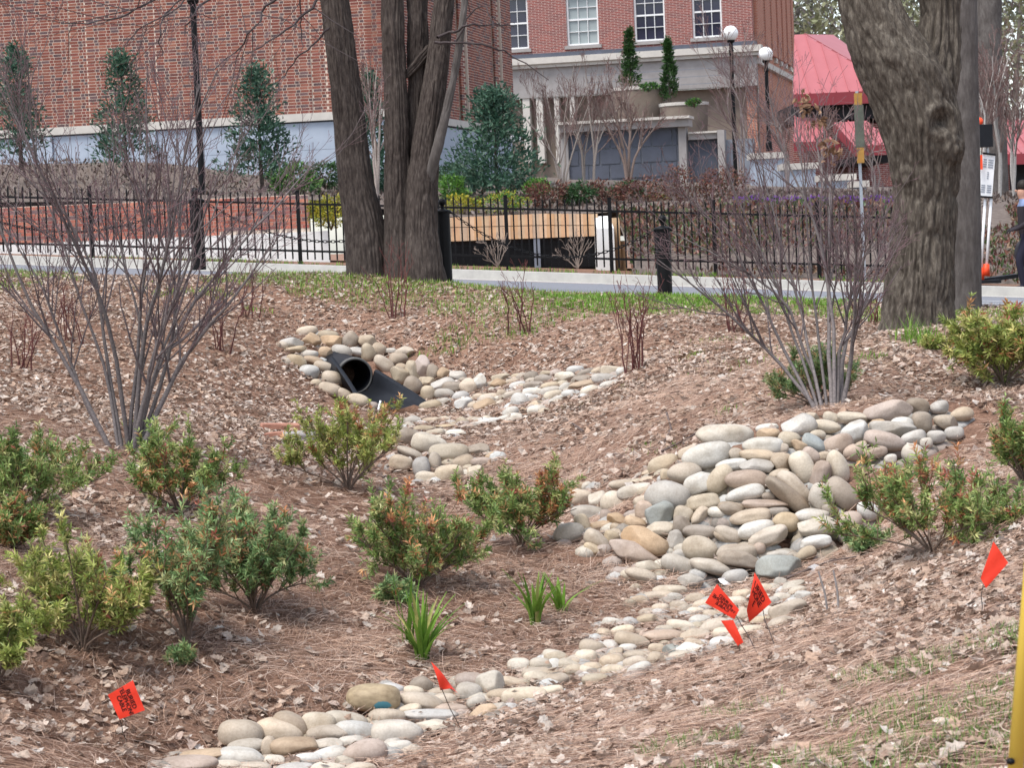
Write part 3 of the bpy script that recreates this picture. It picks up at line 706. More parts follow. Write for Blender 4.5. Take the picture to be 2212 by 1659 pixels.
SCOLS = np.array([(.33, .205, .145), (.40, .265, .20), (.25, .15, .105), (.46, .335, .265), (.17, .105, .08), (.36, .22, .15)])
def straw(n, y0, y1, L0, L1, w0, seg):
    x, y = sample_ground(n, y0, y1)
    c = stone_clear(x, y)
    leafy = vnoise(x * .9, y * .6, 0, 21) * .5
    right = np.clip((x - (1.0 - (y - 9) * .25)) / 1.0, 0, 1) * (y < 12)
    keep = (RS.rand(n) < np.clip(.85 - .45 * right - leafy * .6, .15, 1)) & (~on_road(x, y)) & ((c > -.02 + .16 * ((y > 12.6) & (y < 15.2) & (x > .9))) | (RS.rand(n) < .03))
    keep &= ~((y > 22.2) & (y < 25.5) & (x > PIPEBOX[0]) & (x < PIPEBOX[1]))
    x, y = x[keep], y[keep]; k = len(x)
    nrm = ground_n(x, y)
    g = np.stack([-nrm[:, 0], -nrm[:, 1]], 1) + RS.normal(0, .18, (k, 2))
    base = np.arctan2(g[:, 1], g[:, 0]) + RS.normal(0, 0.9, k) + vnoise(x * 1.7, y * 1.7, 0, 31) * 1.8
    d = np.stack([np.cos(base), np.sin(base), np.zeros(k)], 1)
    d = norm(d - nrm * (d * nrm).sum(1, keepdims=True) + RS.normal(0, .10, (k, 3)))
    s = norm(np.cross(d, nrm))
    L = RS.uniform(L0, L1, k); w = RS.uniform(.7, 1.3, k) * w0
    p0 = np.stack([x, y, ground(x, y) + .004 + RS.rand(k) ** 2 * .03], 1)
    bend = RS.normal(0, .18, k)
    pts = []
    for j in range(seg + 1):
        t = j / seg - .5
        ctr = p0 + d * (L * t)[:, None] + s * (bend * L * (t * t - .1))[:, None] + nrm * (L * .10 * (.25 - t * t))[:, None]
        ww = (w * (1 - abs(t) * .8))[:, None]
        pts += [ctr + s * ww * .5, ctr - s * ww * .5 + nrm * ww * .4]
    V = np.stack(pts, 1).reshape(-1, 3); m_ = 2 * (seg + 1)
    i = np.arange(k)[:, None] * m_
    Q = np.concatenate([np.concatenate([i + 2 * j, i + 2 * j + 1, i + 2 * j + 3, i + 2 * j + 2], 1) for j in range(seg)])
    col = np.array([1.27, 1.33, 1.35]) * SCOLS[RS.choice(len(SCOLS), k)] * RS.uniform(.7, 1.3, (k, 1))
    return V, Q, np.repeat(col, m_, 0)
Vs, Qs, Cs, off = [], [], [], 0
for args in ((180000, 5.5, 13, .08, .18, .0017, 2), (120000, 12.5, 19, .10, .2, .0024, 1), (70000, 18, 27, .12, .24, .005, 1)):
    V, Q, C_ = straw(*args)
    Vs.append(V); Qs.append(Q + off); Cs.append(C_); off += len(V)
o = add('pine_straw', np_mesh('pine_straw', np.concatenate(Vs), [np.concatenate(Qs)], np.concatenate(Cs)), M['straw'])
tag(o, 'brown pine straw mulch covering the swale banks', 'pine straw', kind='stuff')

# ------------------------------------------------------------------ grass
def grass_at(x, y, z, h0, h1, w0, cols, lean=.35):
    k = len(x)
    a = RS.rand(k) * 6.283; l = RS.rand(k) * lean
    up = norm(np.stack([np.cos(a) * l, np.sin(a) * l, np.ones(k)], 1))
    sd_ = np.stack([-np.sin(a), np.cos(a), np.zeros(k)], 1)
    h = RS.uniform(h0, h1, k)[:, None]; w = w0 * RS.uniform(.7, 1.3, k)[:, None]
    p = np.stack([x, y, z - .01], 1)
    out = norm(np.stack([np.cos(a), np.sin(a), np.zeros(k)], 1))
    m1 = p + up * h * .55; t = p + up * h * .92 + out * h * .35 * RS.rand(k)[:, None]
    V = np.stack([p + sd_ * w * .5, p - sd_ * w * .5, m1 + sd_ * w * .42, m1 - sd_ * w * .42, t], 1).reshape(-1, 3)
    i = np.arange(k)[:, None] * 5
    Q = np.concatenate([i, i + 1, i + 3, i + 2], 1); T = np.concatenate([i + 2, i + 3, i + 4], 1)
    c = np.asarray(cols)[RS.choice(len(cols), k)] * RS.uniform(.75, 1.25, (k, 1))
    return V, Q, T, np.repeat(c, 5, 0)
GCOL = [(.17, .31, .04), (.23, .38, .06), (.13, .25, .04), (.30, .37, .11), (.36, .34, .16)]
gm = MB(); gc = []
def put_grass(x, y, *a, **k):
    V, Q, T, c = grass_at(x, y, ground(x, y), *a, **k); gm.raw(V, Q, T); gc.append(c)
x, y = sample_ground(110000, 24, 34, .27)           # verge along the road
dist = edge_y(x) - y
clump = vnoise(x * .8, y * .8, 0, 41) + .6 * vnoise(x * 3, y * 3, 0, 42)
bright = np.exp(-((x - 2.2) / 2.0) ** 2) * (dist < 3.8)
keep = (dist > np.where(x > -.6, .75, .15)) & (dist < 4.6) & (clump * .8 + 1.0 * bright - .16 * np.abs(dist - 1.2) + .9 * np.exp(-((x + 2.4) / .9) ** 2) * (dist < 2.2) > -.02)
put_grass(x[keep], y[keep], .03, .10, .011, GCOL)
x, y = sample_ground(60000, 23.5, 29.2, .22)
k2 = (np.hypot((x - 2.1) / 1.9, (y - 27.0) / 1.25) < .85 + .4 * vnoise(x * 2, y * 2, 0, 9) + .2 * vnoise(x * 7, y * 7, 0, 9)) & (y < edge_y(x) - .8)
put_grass(x[k2], y[k2], .04, .11, .011, [(.15, .32, .03), (.22, .40, .05), (.12, .25, .03)])
x, y = sample_ground(26000, 5.8, 8.6, .24)              # sparse weeds on the near right bank
k3 = (x > .35) & (.12 * (y < 7.6) + vnoise(x * 2.2, y * 2.2, 0, 77) + .5 * vnoise(x * 6, y * 6, 0, 7) > .30)
put_grass(x[k3], y[k3], .03, .08, .0035, [(.14, .26, .05), (.2, .3, .08), (.12, .2, .05)], .9)
for fx, fy, n, h in ((1985, 742, 60, .25), (1960, 738, 40, .3), (2010, 745, 40, .2), (965, 596, 90, .35), (945, 600, 60, .3), (1000, 600, 60, .25), (310, 965, 30, .28), (330, 960, 20, .2),
                     (1345, 838, 20, .06), (1240, 880, 25, .06), (1570, 890, 25, .08), (1450, 970, 20, .07), (1390, 965, 20, .07), (1880, 780, 50, .12), (1640, 780, 80, .08), (1560, 740, 90, .08), (1500, 770, 60, .07), (1900, 700, 60, .12), (1850, 690, 60, .12)):
    c0 = hit(fx, fy); x = c0[0] + RS.normal(0, .07 if n < 70 else .25, n); y = c0[1] + RS.normal(0, .08 if n < 70 else .3, n)
    put_grass(x, y, h * .4, h, .008, GCOL[:3])
o = add('grass', gm.mesh('grass', False, np.concatenate(gc)), M['grass'])
tag(o, 'green grass growing in patches along the road verge and banks', 'grass', kind='stuff')

# ------------------------------------------------------------------ branching shrubs
class Tubes:
    def __init__(s): s.m = MB(); s.c = []; s.tips = []
    def add(s, pts, rad, sides, col):
        V, Q = tube_geo(pts, rad, sides)
        s.m.raw(V, Q); s.c.append(np.repeat(np.asarray(col)[None], len(V), 0))
    def build(s, name, parent, mat=None):
        return add(name, s.m.mesh(name, True, np.concatenate(s.c)), mat or M['twig'], parent)

def bez(p0, d0, L, up, wob, n, rs):
    """wandering polyline from p0 along d0"""
    pts = [np.array(p0)]; d = np.array(d0, float); st = L / (n - 1)
    for _ in range(n - 1):
        d = d + np.array([0, 0, up]) * st / L * 2 + rs.normal(0, wob, 3)
        d /= np.linalg.norm(d)
        pts.append(pts[-1] + d * st)
    return np.array(pts)

def ramify(tb, pts, r0, r1, lvl, rs, spec):
    """recursive side shoots; spec per level: count, len factor, angle, wob, up, sides"""
    cnt, lf, ang, wob, up, col = spec[lvl]
    Ltot = np.linalg.norm(np.diff(pts, axis=0), axis=1).sum()
    n = max(1, int(rs.poisson(cnt)))
    for _ in range(n):
        t = rs.uniform(.28, .98) ; k = t * (len(pts) - 1); i = min(int(k), len(pts) - 2); fr = k - i
        p = pts[i] * (1 - fr) + pts[i + 1] * fr
        d = pts[i + 1] - pts[i]; d /= np.linalg.norm(d)
        a = np.cross(d, rs.normal(0, 1, 3)); a /= np.linalg.norm(a)
        th = math.radians(rs.normal(ang, 8)); d2 = d * math.cos(th) + a * math.sin(th)
        L = Ltot * lf * rs.uniform(.55, 1.15) * (1.15 - .6 * t)
        npt = 6 if lvl < 2 else 4
        q = bez(p, d2, L, up, wob, npt, rs)
        rr = (r0 * (1 - t) + r1 * t) * .62
        tb.add(q, np.linspace(rr, max(rr * .35, spec['rmin']), npt), 5 if lvl == 0 else (4 if lvl == 1 else 3), np.array(col) * rs.uniform(.8, 1.2))
        tb.tips.append((q[-1], q[-1] - q[-2]))
        if lvl + 1 in spec: ramify(tb, q, rr, rr * .35, lvl + 1, rs, spec)

def bare_shrub(name, stems, d, label, cat, seed, spec, r0, jitter=.35, group=None, parent=None, base=None, scol=(.165, .142, .138)):
    rs = np.random.RandomState(seed)
    root = base if base is not None else hit(*stems[0][0])
    e = empty(name, root, label, cat, group)
    tb = Tubes()
    for st in stems:
        dj = rs.normal(0, jitter)
        P_ = [W(px, py, d + dj * i / max(1, len(st) - 1)) for i, (px, py) in enumerate(st)]
        P_ = np.array(P_); P_[0] = P_[0] * .5 + np.array([P_[0][0], root[1], root[2]]) * .5; P_[0][2] = root[2] - .03
        tt = np.linspace(0, len(P_) - 1, 12)
        q = np.stack([np.interp(tt, np.arange(len(P_)), P_[:, c]) for c in range(3)], 1)
        q[1:-1] = (q[:-2] + 2 * q[1:-1] + q[2:]) / 4
        q[2:-1] += rs.normal(0, .006, q[2:-1].shape)
        rr = r0 * rs.uniform(.7, 1.15)
        tb.add(q, np.linspace(rr, rr * .22, 12), 7, np.array(scol) * rs.uniform(.8, 1.2))
        ramify(tb, q, rr, rr * .22, 0, rs, spec)
    o = tb.build('branches', e)
    return e, tb
SP = {0: (11.5, .46, 26, .10, .22, (.15, .12, .12)), 1: (6.5, .5, 31, .12, .18, (.15, .10, .105)), 2: (3, .5, 36, .12, .1, (.19, .115, .125)), 'rmin': .0015}
left = [[(262, 975), (232, 800), (165, 620), (100, 500), (20, 330)], [(250, 972), (205, 890), (140, 720), (60, 600), (-40, 520)], [(276, 978), (262, 800), (222, 620), (170, 440), (130, 300)],
        [(285, 978), (296, 840), (322, 735), (268, 610), (225, 450)], [(290, 978), (305, 850), (326, 740), (395, 640), (470, 480)], [(296, 978), (330, 830), (390, 690), (440, 560), (520, 400)],
        [(304, 975), (360, 860), (410, 770), (500, 690), (590, 620)], [(280, 976), (285, 720), (300, 560), (320, 380), (318, 240)], [(300, 976), (350, 790), (380, 600), (400, 420), (430, 280)],
        [(255, 974), (180, 850), (110, 780), (40, 690), (-60, 600)], [(270, 976), (240, 760), (200, 560), (80, 400), (0, 250)], [(298, 976), (340, 780), (440, 620), (560, 520), (680, 450)]]
left += [[(248, 974), (160, 800), (60, 640), (-30, 420), (-80, 300)], [(292, 976), (310, 700), (360, 520), (400, 360), (470, 250)], [(284, 976), (250, 700), (150, 520), (60, 380), (60, 230)], [(300, 975), (380, 820), (470, 720), (540, 560), (600, 430)]]
left = [[(x + (random.uniform(-14, 14) if 0 < i < 4 else 0), y - (100 if i == 4 else 40 if i == 3 else 0)) for i, (x, y) in enumerate(st)] for k, st in enumerate(left) if k not in (2, 9, 15)]
bare_shrub('bare_shrub', left, 16.0, 'large leafless grey shrub with many stems on the left bank', 'shrub', 5, SP, .019)
right = [[(1752, 892), (1702, 770), (1640, 640), (1570, 520), (1500, 430)], [(1758, 892), (1722, 740), (1665, 590), (1600, 450), (1560, 330)], [(1765, 893), (1735, 690), (1690, 540), (1650, 380), (1630, 260)],
         [(1775, 893), (1765, 700), (1745, 540), (1735, 380), (1720, 250)], [(1785, 893), (1790, 720), (1790, 560), (1795, 400), (1810, 280)], [(1795, 890), (1812, 770), (1835, 650), (1870, 540), (1925, 440)],
         [(1805, 890), (1835, 790), (1850, 660), (1850, 520), (1840, 380)], [(1760, 893), (1700, 800), (1600, 700), (1500, 620), (1420, 560)], [(1790, 892), (1800, 640), (1760, 480), (1690, 330), (1660, 200)],
         [(1768, 893), (1748, 780), (1700, 640), (1560, 560), (1450, 500)], [(1800, 890), (1825, 740), (1880, 640), (1900, 560), (1915, 480)]]
rshrub, _ = bare_shrub('bare_shrub', right, 15.5, 'leafless grey shrub with upright stems behind the stone pile', 'shrub', 9, SP, .0155)
_p, _n, _l = [], [], []
for cx_, cy_ in ((1738, 218), (1745, 240), (1790, 318), (1800, 338), (1768, 268)):
    c_ = W(cx_, cy_, 15.2)
    for _ in range(16): _p.append(c_ + RS.normal(0, .028, 3)); _n.append(RS.normal(0, 1, 3)); _l.append(RS.uniform(.04, .07))
V, T = litter_leaves(np.array(_p), RS.normal(0, 1, (len(_p), 3)) + [0, 0, -1], np.array(_n), np.array(_l), PLAIN, RS.uniform(-2, 3, len(_p)), RS.uniform(-1, 1, len(_p)))
tag(add('dried_leaves', np_mesh('dried_leaves', V, [T], np.repeat(np.array([(.26, .15, .09), (.38, .24, .15), (.18, .10, .06)])[RS.randint(0, 3, len(_p))], 9, 0)), M['litter'], rshrub), kind='stuff')
SPW = {0: (3.5, .45, 25, .06, .2, (.15, .05, .045)), 1: (1.5, .4, 30, .08, .2, (.16, .05, .045)), 'rmin': .0022}
for k, (bx, by, h, n, lab) in enumerate(((862, 690, 160, 6, 'thin red twigs of a bare sapling in front of the double tree'), (1128, 722, 150, 6, 'thin red twigs of a bare sapling above the stone arm'),
        (1372, 805, 200, 11, 'thicket of thin red twigs at the end of the stone arm'), (545, 690, 130, 6, 'sparse red twigs on the far bank left of the double tree'), (150, 740, 130, 9, 'red twigs growing behind the large left shrub'),
        (480, 760, 150, 7, 'red twigs to the right of the large left shrub'), (1590, 720, 130, 8, 'red twigs on the bank left of the right shrub'), (1880, 700, 110, 7, 'red twigs beside the thick oak trunk'), (40, 800, 150, 8, 'red twigs at the left edge of the bank'))):
    c0 = hit(bx, by); rs = np.random.RandomState(60 + k)
    st = []
    for _ in range(n):
        lx = bx + rs.normal(0, 14); tx = lx + rs.normal(0, 30)
        st.append([(lx, by), ((lx + tx) / 2 + rs.normal(0, 5), by - h * .5), (tx, by - h * rs.uniform(.6, 1.1))])
    bare_shrub('twig_sapling', st, c0[1], lab, 'sapling', 70 + k, SPW, .0075 * c0[1] / 24 + .001, .1, base=c0, scol=(.13, .045, .04))

# ------------------------------------------------------------------ evergreen bushes in the swale
GREEN = {'g': [(.14, .23, .06), (.19, .29, .08), (.10, .18, .05), (.25, .34, .11), (.34, .38, .15)],
         'y': [(.23, .31, .07), (.31, .38, .10), (.17, .24, .06), (.42, .43, .16)],
         'b': [(.14, .25, .095), (.19, .31, .12), (.10, .19, .07), (.26, .37, .16), (.33, .36, .16)]}
BROWN = [(.38, .19, .08), (.46, .27, .12), (.30, .11, .07), (.52, .34, .16)]
def bush(px, py, w, h, label, seed, pal='g', brown=.05, dens=1.0, leafL=.040, name='evergreen_bush', droop=0.0):
    rs = np.random.RandomState(seed)
    root = hit(px, py); sc = root[1] / F
    R, H = w * sc * .60, h * sc * 1.04
    e = empty(name, root, label, 'bush')
    tb = Tubes()
    tips = []
    nst = rs.randint(14, 17)
    for k in range(nst):
        az = k * 2.4 + rs.uniform(-.4, .4); el = rs.uniform(-.05, 1.25)
        tgt = root + np.array([math.cos(az) * math.cos(el) * R * 1.0, math.sin(az) * math.cos(el) * R * 1.0, H * (.22 + .6 * math.sin(el))])
        tgt = root + (tgt - root) * rs.uniform(.74, 1.14)
        ctl = root + np.array([0, 0, H * .12]) + (tgt - root) * .25 + rs.normal(0, .02, 3)
        t = np.linspace(0, 1, 7)[:, None]
        q = root * (1 - t) ** 2 + ctl * 2 * t * (1 - t) + tgt * t * t
        q[0][2] -= .03
        tb.add(q, np.linspace(.0065, .0025, 7), 5, (.16, .115, .09))
        for j in range(int(6.5 * dens)):
            tt = rs.uniform(.45, 1.0); i = min(int(tt * 6), 5)
            d = (tgt - root) / np.linalg.norm(tgt - root) + rs.normal(0, .6, 3) + [0, 0, .35]
            d /= np.linalg.norm(d)
            L = R * rs.uniform(.25, .5)
            s = bez(q[i], d, L, .4, .1, 4, rs)
            tb.add(s, np.linspace(.0035, .0018, 4), 3, (.18, .12, .07))
            for u in range(rs.randint(3, 6)):
                dd = (s[-1] - s[0]) / L + rs.normal(0, .55, 3) + [0, 0, .2]; dd /= np.linalg.norm(dd)
                f0 = s[rs.randint(1, 4)]
                s2 = bez(f0, dd, L * rs.uniform(.25, .5), .3, .08, 3, rs)
                tb.add(s2, [.0018, .0015, .0012], 3, (.2, .14, .07))
                tips += [(s2[-1], dd), (s2[1], dd), (s2[0] * .5 + s2[1] * .5, dd + rs.normal(0, .5, 3))]
            tips.append((s[-1], d))
    tb.build('branches', e)
    pos, dr, nr, LL, WW, cc = [], [], [], [], [], []
    pal_, br = np.array(GREEN[pal]), np.array(BROWN)
    # brown sprigs come in groups
    bp = root + np.array([rs.normal(0, R * .5), rs.normal(0, R * .5), H * rs.uniform(.4, .9)])
    for p, d in tips:
        d = d / np.linalg.norm(d)
        n = rs.randint(5, 9)
        a = np.cross(d, [.2, .5, .8]); a /= np.linalg.norm(a); b = np.cross(d, a)
        isb = rs.rand() < brown * (3.5 if np.linalg.norm(p - bp) < R * .55 else .5)
        base = (br if isb else pal_)[rs.randint(len(br if isb else pal_))] * rs.uniform(.85, 1.4)
        inner = np.linalg.norm((p - root - [0, 0, H * .5]) / [R, R, H * .5])
        for j in range(n):
            an = j * 2.4 + rs.uniform(-.3, .3); sp = rs.uniform(.5, 1.15)
            ld = d * math.cos(sp) + (a * math.cos(an) + b * math.sin(an)) * math.sin(sp)
            pos.append(p - d * rs.uniform(0, .035)); dr.append(ld); nr.append(d + rs.normal(0, .3, 3))
            LL.append(leafL * rs.uniform(.65, 1.2)); WW.append(leafL * rs.uniform(.2, .28)); cc.append(base * rs.uniform(.85, 1.25) * np.array([1.18, 1.06, 1.12]))
    V, T = blade_leaves(np.array(pos), np.array(dr), np.array(nr), np.array(LL), np.array(WW), .2, .08)
    f = add('foliage', np_mesh('foliage', V, [T], np.repeat(np.array(cc), 4, 0)), M['leaf'], e)
    tag(f, kind='stuff')
    return e
bush(178, 1408, 320, 280, 'round green bush above the lone orange flag at lower left', 1, 'y', .03, 1.25)
bush(405, 1394, 370, 325, 'tall green bush in the middle of the left cluster', 2, 'b', .05, 1.25)
bush(550, 1325, 270, 285, 'dark green bush at the right end of the left cluster', 3, 'b', .06, 1.25)
bush(388, 1112, 240, 205, 'green bush directly below the large bare shrub', 4, 'g', .08)
bush(50, 1110, 290, 170, 'low green bush at the left edge with a rust red patch beside it', 5, 'g', .05, 1.2)
bush(25, 1190, 140, 130, 'rust red dried bush at the left edge', 6, 'g', .55, .9)
bush(-5, 1480, 150, 200, 'yellowish green bush cut by the left edge near the bottom', 7, 'y', .05)
bush(752, 1062, 255, 215, 'bright green bush in front of the drain pipe', 8, 'y', .10, 1.15)
bush(905, 1272, 285, 240, 'green bush with orange brown tips above the strappy green clump', 9, 'g', .17, 1.1)
bush(1125, 1180, 245, 230, 'green bush with red brown tips left of the stone pile', 10, 'g', .14, 1.15)
bush(2015, 1200, 370, 185, 'wide green bush in front of the right end of the stone pile', 111, 'g', .13, 1.3)
bush(2170, 835, 240, 190, 'green bush right of the thick oak trunk', 12, 'y', .12, 1.1, .06)
bush(2215, 1050, 170, 180, 'green bush at the right edge beside the stones', 13, 'g', .2)
bush(1765, 880, 190, 130, 'low green bush around the foot of the right bare shrub', 14, 'b', .05, .9)
bush(860, 1305, 80, 50, 'tiny low green sprig under the orange tipped bush', 15, 'b', .02, .5, .04)
bush(1870, 1190, 90, 38, 'tiny low green sprig below the wide right bush', 16, 'b', .02, .5, .04)
bush(395, 1440, 60, 45, 'tiny green sprig below the left bush cluster', 17, 'b', .02, .4, .035)
bush(2020, 760, 70, 30, 'tiny green sprig by the roots of the oak', 18, 'y', .02, .4, .04)
# upright leader of the bush left of the stone pile
c0 = hit(1125, 1175)

# strappy clumps
def clump(px, py, h, n, label, seed, spread):
    rs = np.random.RandomState(seed); root = hit(px, py); e = empty('strappy_plant', root, label, 'plant'); sc = root[1] / F
    for k in range(n):
        a = rs.rand() * 6.283; L = h * sc * rs.uniform(.55, 1.15); sp = rs.uniform(.1, spread)
        out = np.array([math.cos(a), math.sin(a), 0.0]); t = np.linspace(0, 1, 6)
        b0 = root + out * rs.uniform(0, .03) + [0, 0, -.01]
        ctr = b0 + out[None] * (sp * L * t ** 1.7)[:, None] + np.array([0, 0, 1.0])[None] * (L * (t - .35 * sp * t * t))[:, None]
        s = np.cross(out, [0, 0, 1.0]); w = .011 * np.array([.8, 1, 1, .85, .55, .08])
        V = np.stack([ctr + s * w[:, None], ctr - out * .003, ctr - s * w[:, None]], 1).reshape(-1, 3)
        Q = []
        for j in range(5):
            for c in (0, 1): Q.append([3 * j + c, 3 * j + c + 1, 3 * j + c + 4, 3 * j + c + 3])
        col = np.array([(.16, .30, .04), (.22, .36, .06), (.12, .24, .035), (.38, .36, .12)][rs.choice(4, p=[.4, .3, .22, .08])]) * rs.uniform(.85, 1.15)
        add('leaf_blade', np_mesh('leaf_blade', V, [np.array(Q)], np.repeat(col[None], len(V), 0), True), M['grass'], e)
clump(912, 1425, 150, 36, 'strappy bright green clump left of the small folded flag', 1, .8)
clump(880, 1395, 150, 7, 'few tall strappy leaves behind the left green clump', 4, .2)
clump(1158, 1350, 140, 26, 'strappy green clump in the middle of the mulch slope', 2, .75)
clump(1212, 1325, 110, 14, 'small strappy sprig with leaves leaning right', 3, .9)
# ------------------------------------------------------------------ drain pipe with flared end
C0 = W(766, 812, 24.3); Rp = .185
lip = W(856, 886, 22.9)
ax = lip - (C0 - np.array([0, 0, Rp])); axn = ax / np.linalg.norm(ax)
rt = np.cross(axn, [0, 0, 1.0]); rt /= np.linalg.norm(rt); upv = np.cross(rt, axn)
e = empty('drain_pipe', C0 - [0, 0, Rp], 'black plastic drain pipe with a flared apron set into the stones', 'pipe')
pm = MB()
ang = np.linspace(0, 2 * math.pi, 41)[:-1]
def ring(c, r): return np.array([c + r * (rt * math.cos(a) + upv * math.sin(a)) for a in ang])
rings = []
for k in range(26):                                   # corrugated body going back into the bank, inside wall
    t = -k * .06; rings.append(ring(C0 + axn * t, Rp * (.90 + .03 * math.cos(k * 1.57 * 2))))
n = 40
V = np.concatenate(rings); Q = [[k * n + i, k * n + (i + 1) % n, (k + 1) * n + (i + 1) % n, (k + 1) * n + i] for k in range(25) for i in range(n)]
pm.raw(V, Q)
pm.raw(np.vstack([rings[-1], C0 - axn * 1.5]), None, [[i, (i + 1) % n, n] for i in range(n)])
V = np.concatenate([ring(C0 + axn * .01, Rp), ring(C0 - axn * .5, Rp)]); pm.raw(V, [[i, n + i, n + (i + 1) % n, (i + 1) % n] for i in range(n)])
pm.build('pipe_barrel', M['hdpe'], e, True)
V = np.concatenate([ring(C0 + axn * .012, Rp * .9), ring(C0 + axn * .022, Rp * .96), ring(C0 + axn * .012, Rp * 1.03), ring(C0 - axn * .02, Rp * 1.04)])
rim = MB(); rim.raw(V, [[k * n + i, k * n + (i + 1) % n, (k + 1) * n + (i + 1) % n, (k + 1) * n + i] for k in range(3) for i in range(n)])
rim.build('pipe_rim', plain('part_lit_pipe_rim', (.16, .155, .145), (.02, .02, .022), 3, .6), e, True)  # grey to black patches paint a rim that is only partly lit
apm = MB(); secs = []
for k in range(9):
    t = k / 8; c = (C0 - upv * Rp * 1.05) * (1 - t) + lip * t
    w = .205 + .10 * t ** 1.2; h = (.35 * (1 - t) ** .8 + .03)
    sec = [(-w - .05, h * .6 + .01), (-w - .02, h * .6 + .02), (-w, h * .6), (-w * .86, h * .3), (-w * .6, .04), (0, 0), (w * .6, .04), (w * .86, h * .45), (w, h), (w + .02, h + .03), (w + .05, h + .01)]
    secs.append([c + rt * a + upv * b for a, b in sec])
V = np.array(secs).reshape(-1, 3); m_ = 11
apm.raw(V, [[k * m_ + i, k * m_ + i + 1, (k + 1) * m_ + i + 1, (k + 1) * m_ + i] for k in range(8) for i in range(m_ - 1)])
apm.build('flared_apron', M['hdpe'], e, True)
m = MB(); m.tube([W(817, 887, 22.6), W(822, 866, 22.65)], .011, 8); tag(m.build('plastic_stake', M['paper'], None), 'short white stake standing at the lip of the drain apron', 'stake')

# ------------------------------------------------------------------ utility flags
def text_mesh(s, size):
    cu = bpy.data.curves.new('txt', 'FONT'); cu.body = s; cu.size = size; cu.align_x = 'CENTER'; cu.align_y = 'CENTER'; cu.space_line = .85; cu.offset = size * .022
    o = bpy.data.objects.new('txt', cu); COL.objects.link(o)
    dg = bpy.context.evaluated_depsgraph_get(); dg.update()
    me = bpy.data.meshes.new_from_object(o.evaluated_get(dg)); bpy.data.objects.remove(o)
    return me
def flag(corners, d, label, staff=None, text=None, mirror=False, wave=.12, tsize=.22, dd=(0, 0, 0, 0), ts=(.5, .5)):
    """corners A (text top-left), B (text top-right), C, D in frame px; text runs A->B, lines go A->D"""
    A, B, C_, D = [W(x, y, d + q) for (x, y), q in zip(corners, dd)]
    nrm = np.cross(B - A, D - A); nrm /= np.linalg.norm(nrm)
    if nrm[1] > 0: nrm = -nrm
    size = np.linalg.norm(B - A)
    def S(u, v):
        p = (A * (1 - u) + B * u) * (1 - v) + (D * (1 - u) + C_ * u) * v
        return p + nrm * wave * size * (math.sin(u * 3.1) * .5 * math.sin(v * 2.6 + .4) + .25 * math.sin(u * 6 + v * 3))
    K = 12
    V = np.array([S(i / K, j / K) for j in range(K + 1) for i in range(K + 1)])
    Q = [[j * (K + 1) + i, j * (K + 1) + i + 1, (j + 1) * (K + 1) + i + 1, (j + 1) * (K + 1) + i] for j in range(K) for i in range(K)]
    foot = W(staff[-1][0], staff[-1][1], d) if staff else (C_ + D) / 2
    if staff:
        foot = hit(*staff[-1])
    e = empty('marker_flag', foot, label, 'flag')
    add('flag_sheet', np_mesh('flag_sheet', V, [np.array(Q)], smooth=True), M['flag'], e)
    if staff:
        p0 = W(staff[0][0], staff[0][1], d); m = MB(); t = np.linspace(0, 1, 6)[:, None]
        pts = p0 * (1 - t) + (foot - [0, 0, .05]) * t; pts[1:-1] += np.random.RandomState(int(d * 100)).normal(0, .004, (4, 3))
        m.tube(pts, .0018 * d / 9, 5); m.build('wire_staff', M['wire'], e)
    if text:
        me = text_mesh(text, tsize)
        asp = np.linalg.norm(D - A) / size
        for v in me.vertices:
            u = ts[0] + v.co.x * (-1 if mirror else 1); w = ts[1] - v.co.y / asp
            u, w = min(max(u, .02), .98), min(max(w, .02), .98)
            p = S(u, w) + nrm * .0012
            v.co = p
        me.materials.clear()
        add('lettering', me, M['ink'], e)
flag([(287, 1470), (313, 1535), (258, 1555), (233, 1502)], 9.45, 'orange red buried cable flag alone at the lower left', [(258, 1553), (276, 1600)], 'BURIED\nTELEPHONE\nCABLE', False, .05, .2)
flag([(931, 1430), (993, 1502), (972, 1488), (951, 1492)], 9.3, 'small folded orange red flag on a leaning wire by the near stones', [(954, 1488), (1005, 1572)], None, wave=.12, dd=(0, .05, .03, 0))
flag([(1549, 1262), (1597, 1318), (1586, 1338), (1523, 1303)], 10.4, 'orange red flag with faint reversed print, left of the pair', [(1590, 1330), (1655, 1425)], 'BURIED\nTELEPHONE\nCABLE', True, .05, .16)
flag([(1630, 1237), (1667, 1302), (1618, 1345), (1613, 1318)], 10.3, 'orange red flag reading URIED and HONE, right of the pair', [(1648, 1318), (1690, 1415)], 'URIED\nHONE\nE', False, .08, .25, (0, 0, .03, -.02), (.44, .42))
flag([(1557, 1341), (1584, 1340), (1606, 1388), (1594, 1396)], 10.05, 'narrow rolled orange red flag hanging to the ground below the pair', [(1597, 1394), (1600, 1402)], None, wave=.2)
flag([(2146, 1170), (2178, 1216), (2130, 1271), (2118, 1250)], 9.0, 'plain orange red flag alone near the right edge', [(2124, 1262), (2118, 1345)], None, wave=.05)

# yellow guard pole in the near right corner
a, b = W(2224, 1290, 4.6), W(2187, 1740, 4.6); a = b + (a - b) * 2.6
m = MB(); m.tube([b + (a - b) * t for t in (0, .5, 1)], .0155, 20)
e = empty('yellow_pole', b, 'yellow plastic pole leaning in at the lower right corner', 'pole'); m.build('pole_tube', M['yellow'], e, True)
m = MB(); q_ = W(2183, 1647, 4.57); m.lathe(q_ - [0, 0, .006], [(0.001, 0), (.008, .003), (.009, .008), (.006, .013), (0.001, .014)], 8); m.build('bolt', M['black'], e, True)

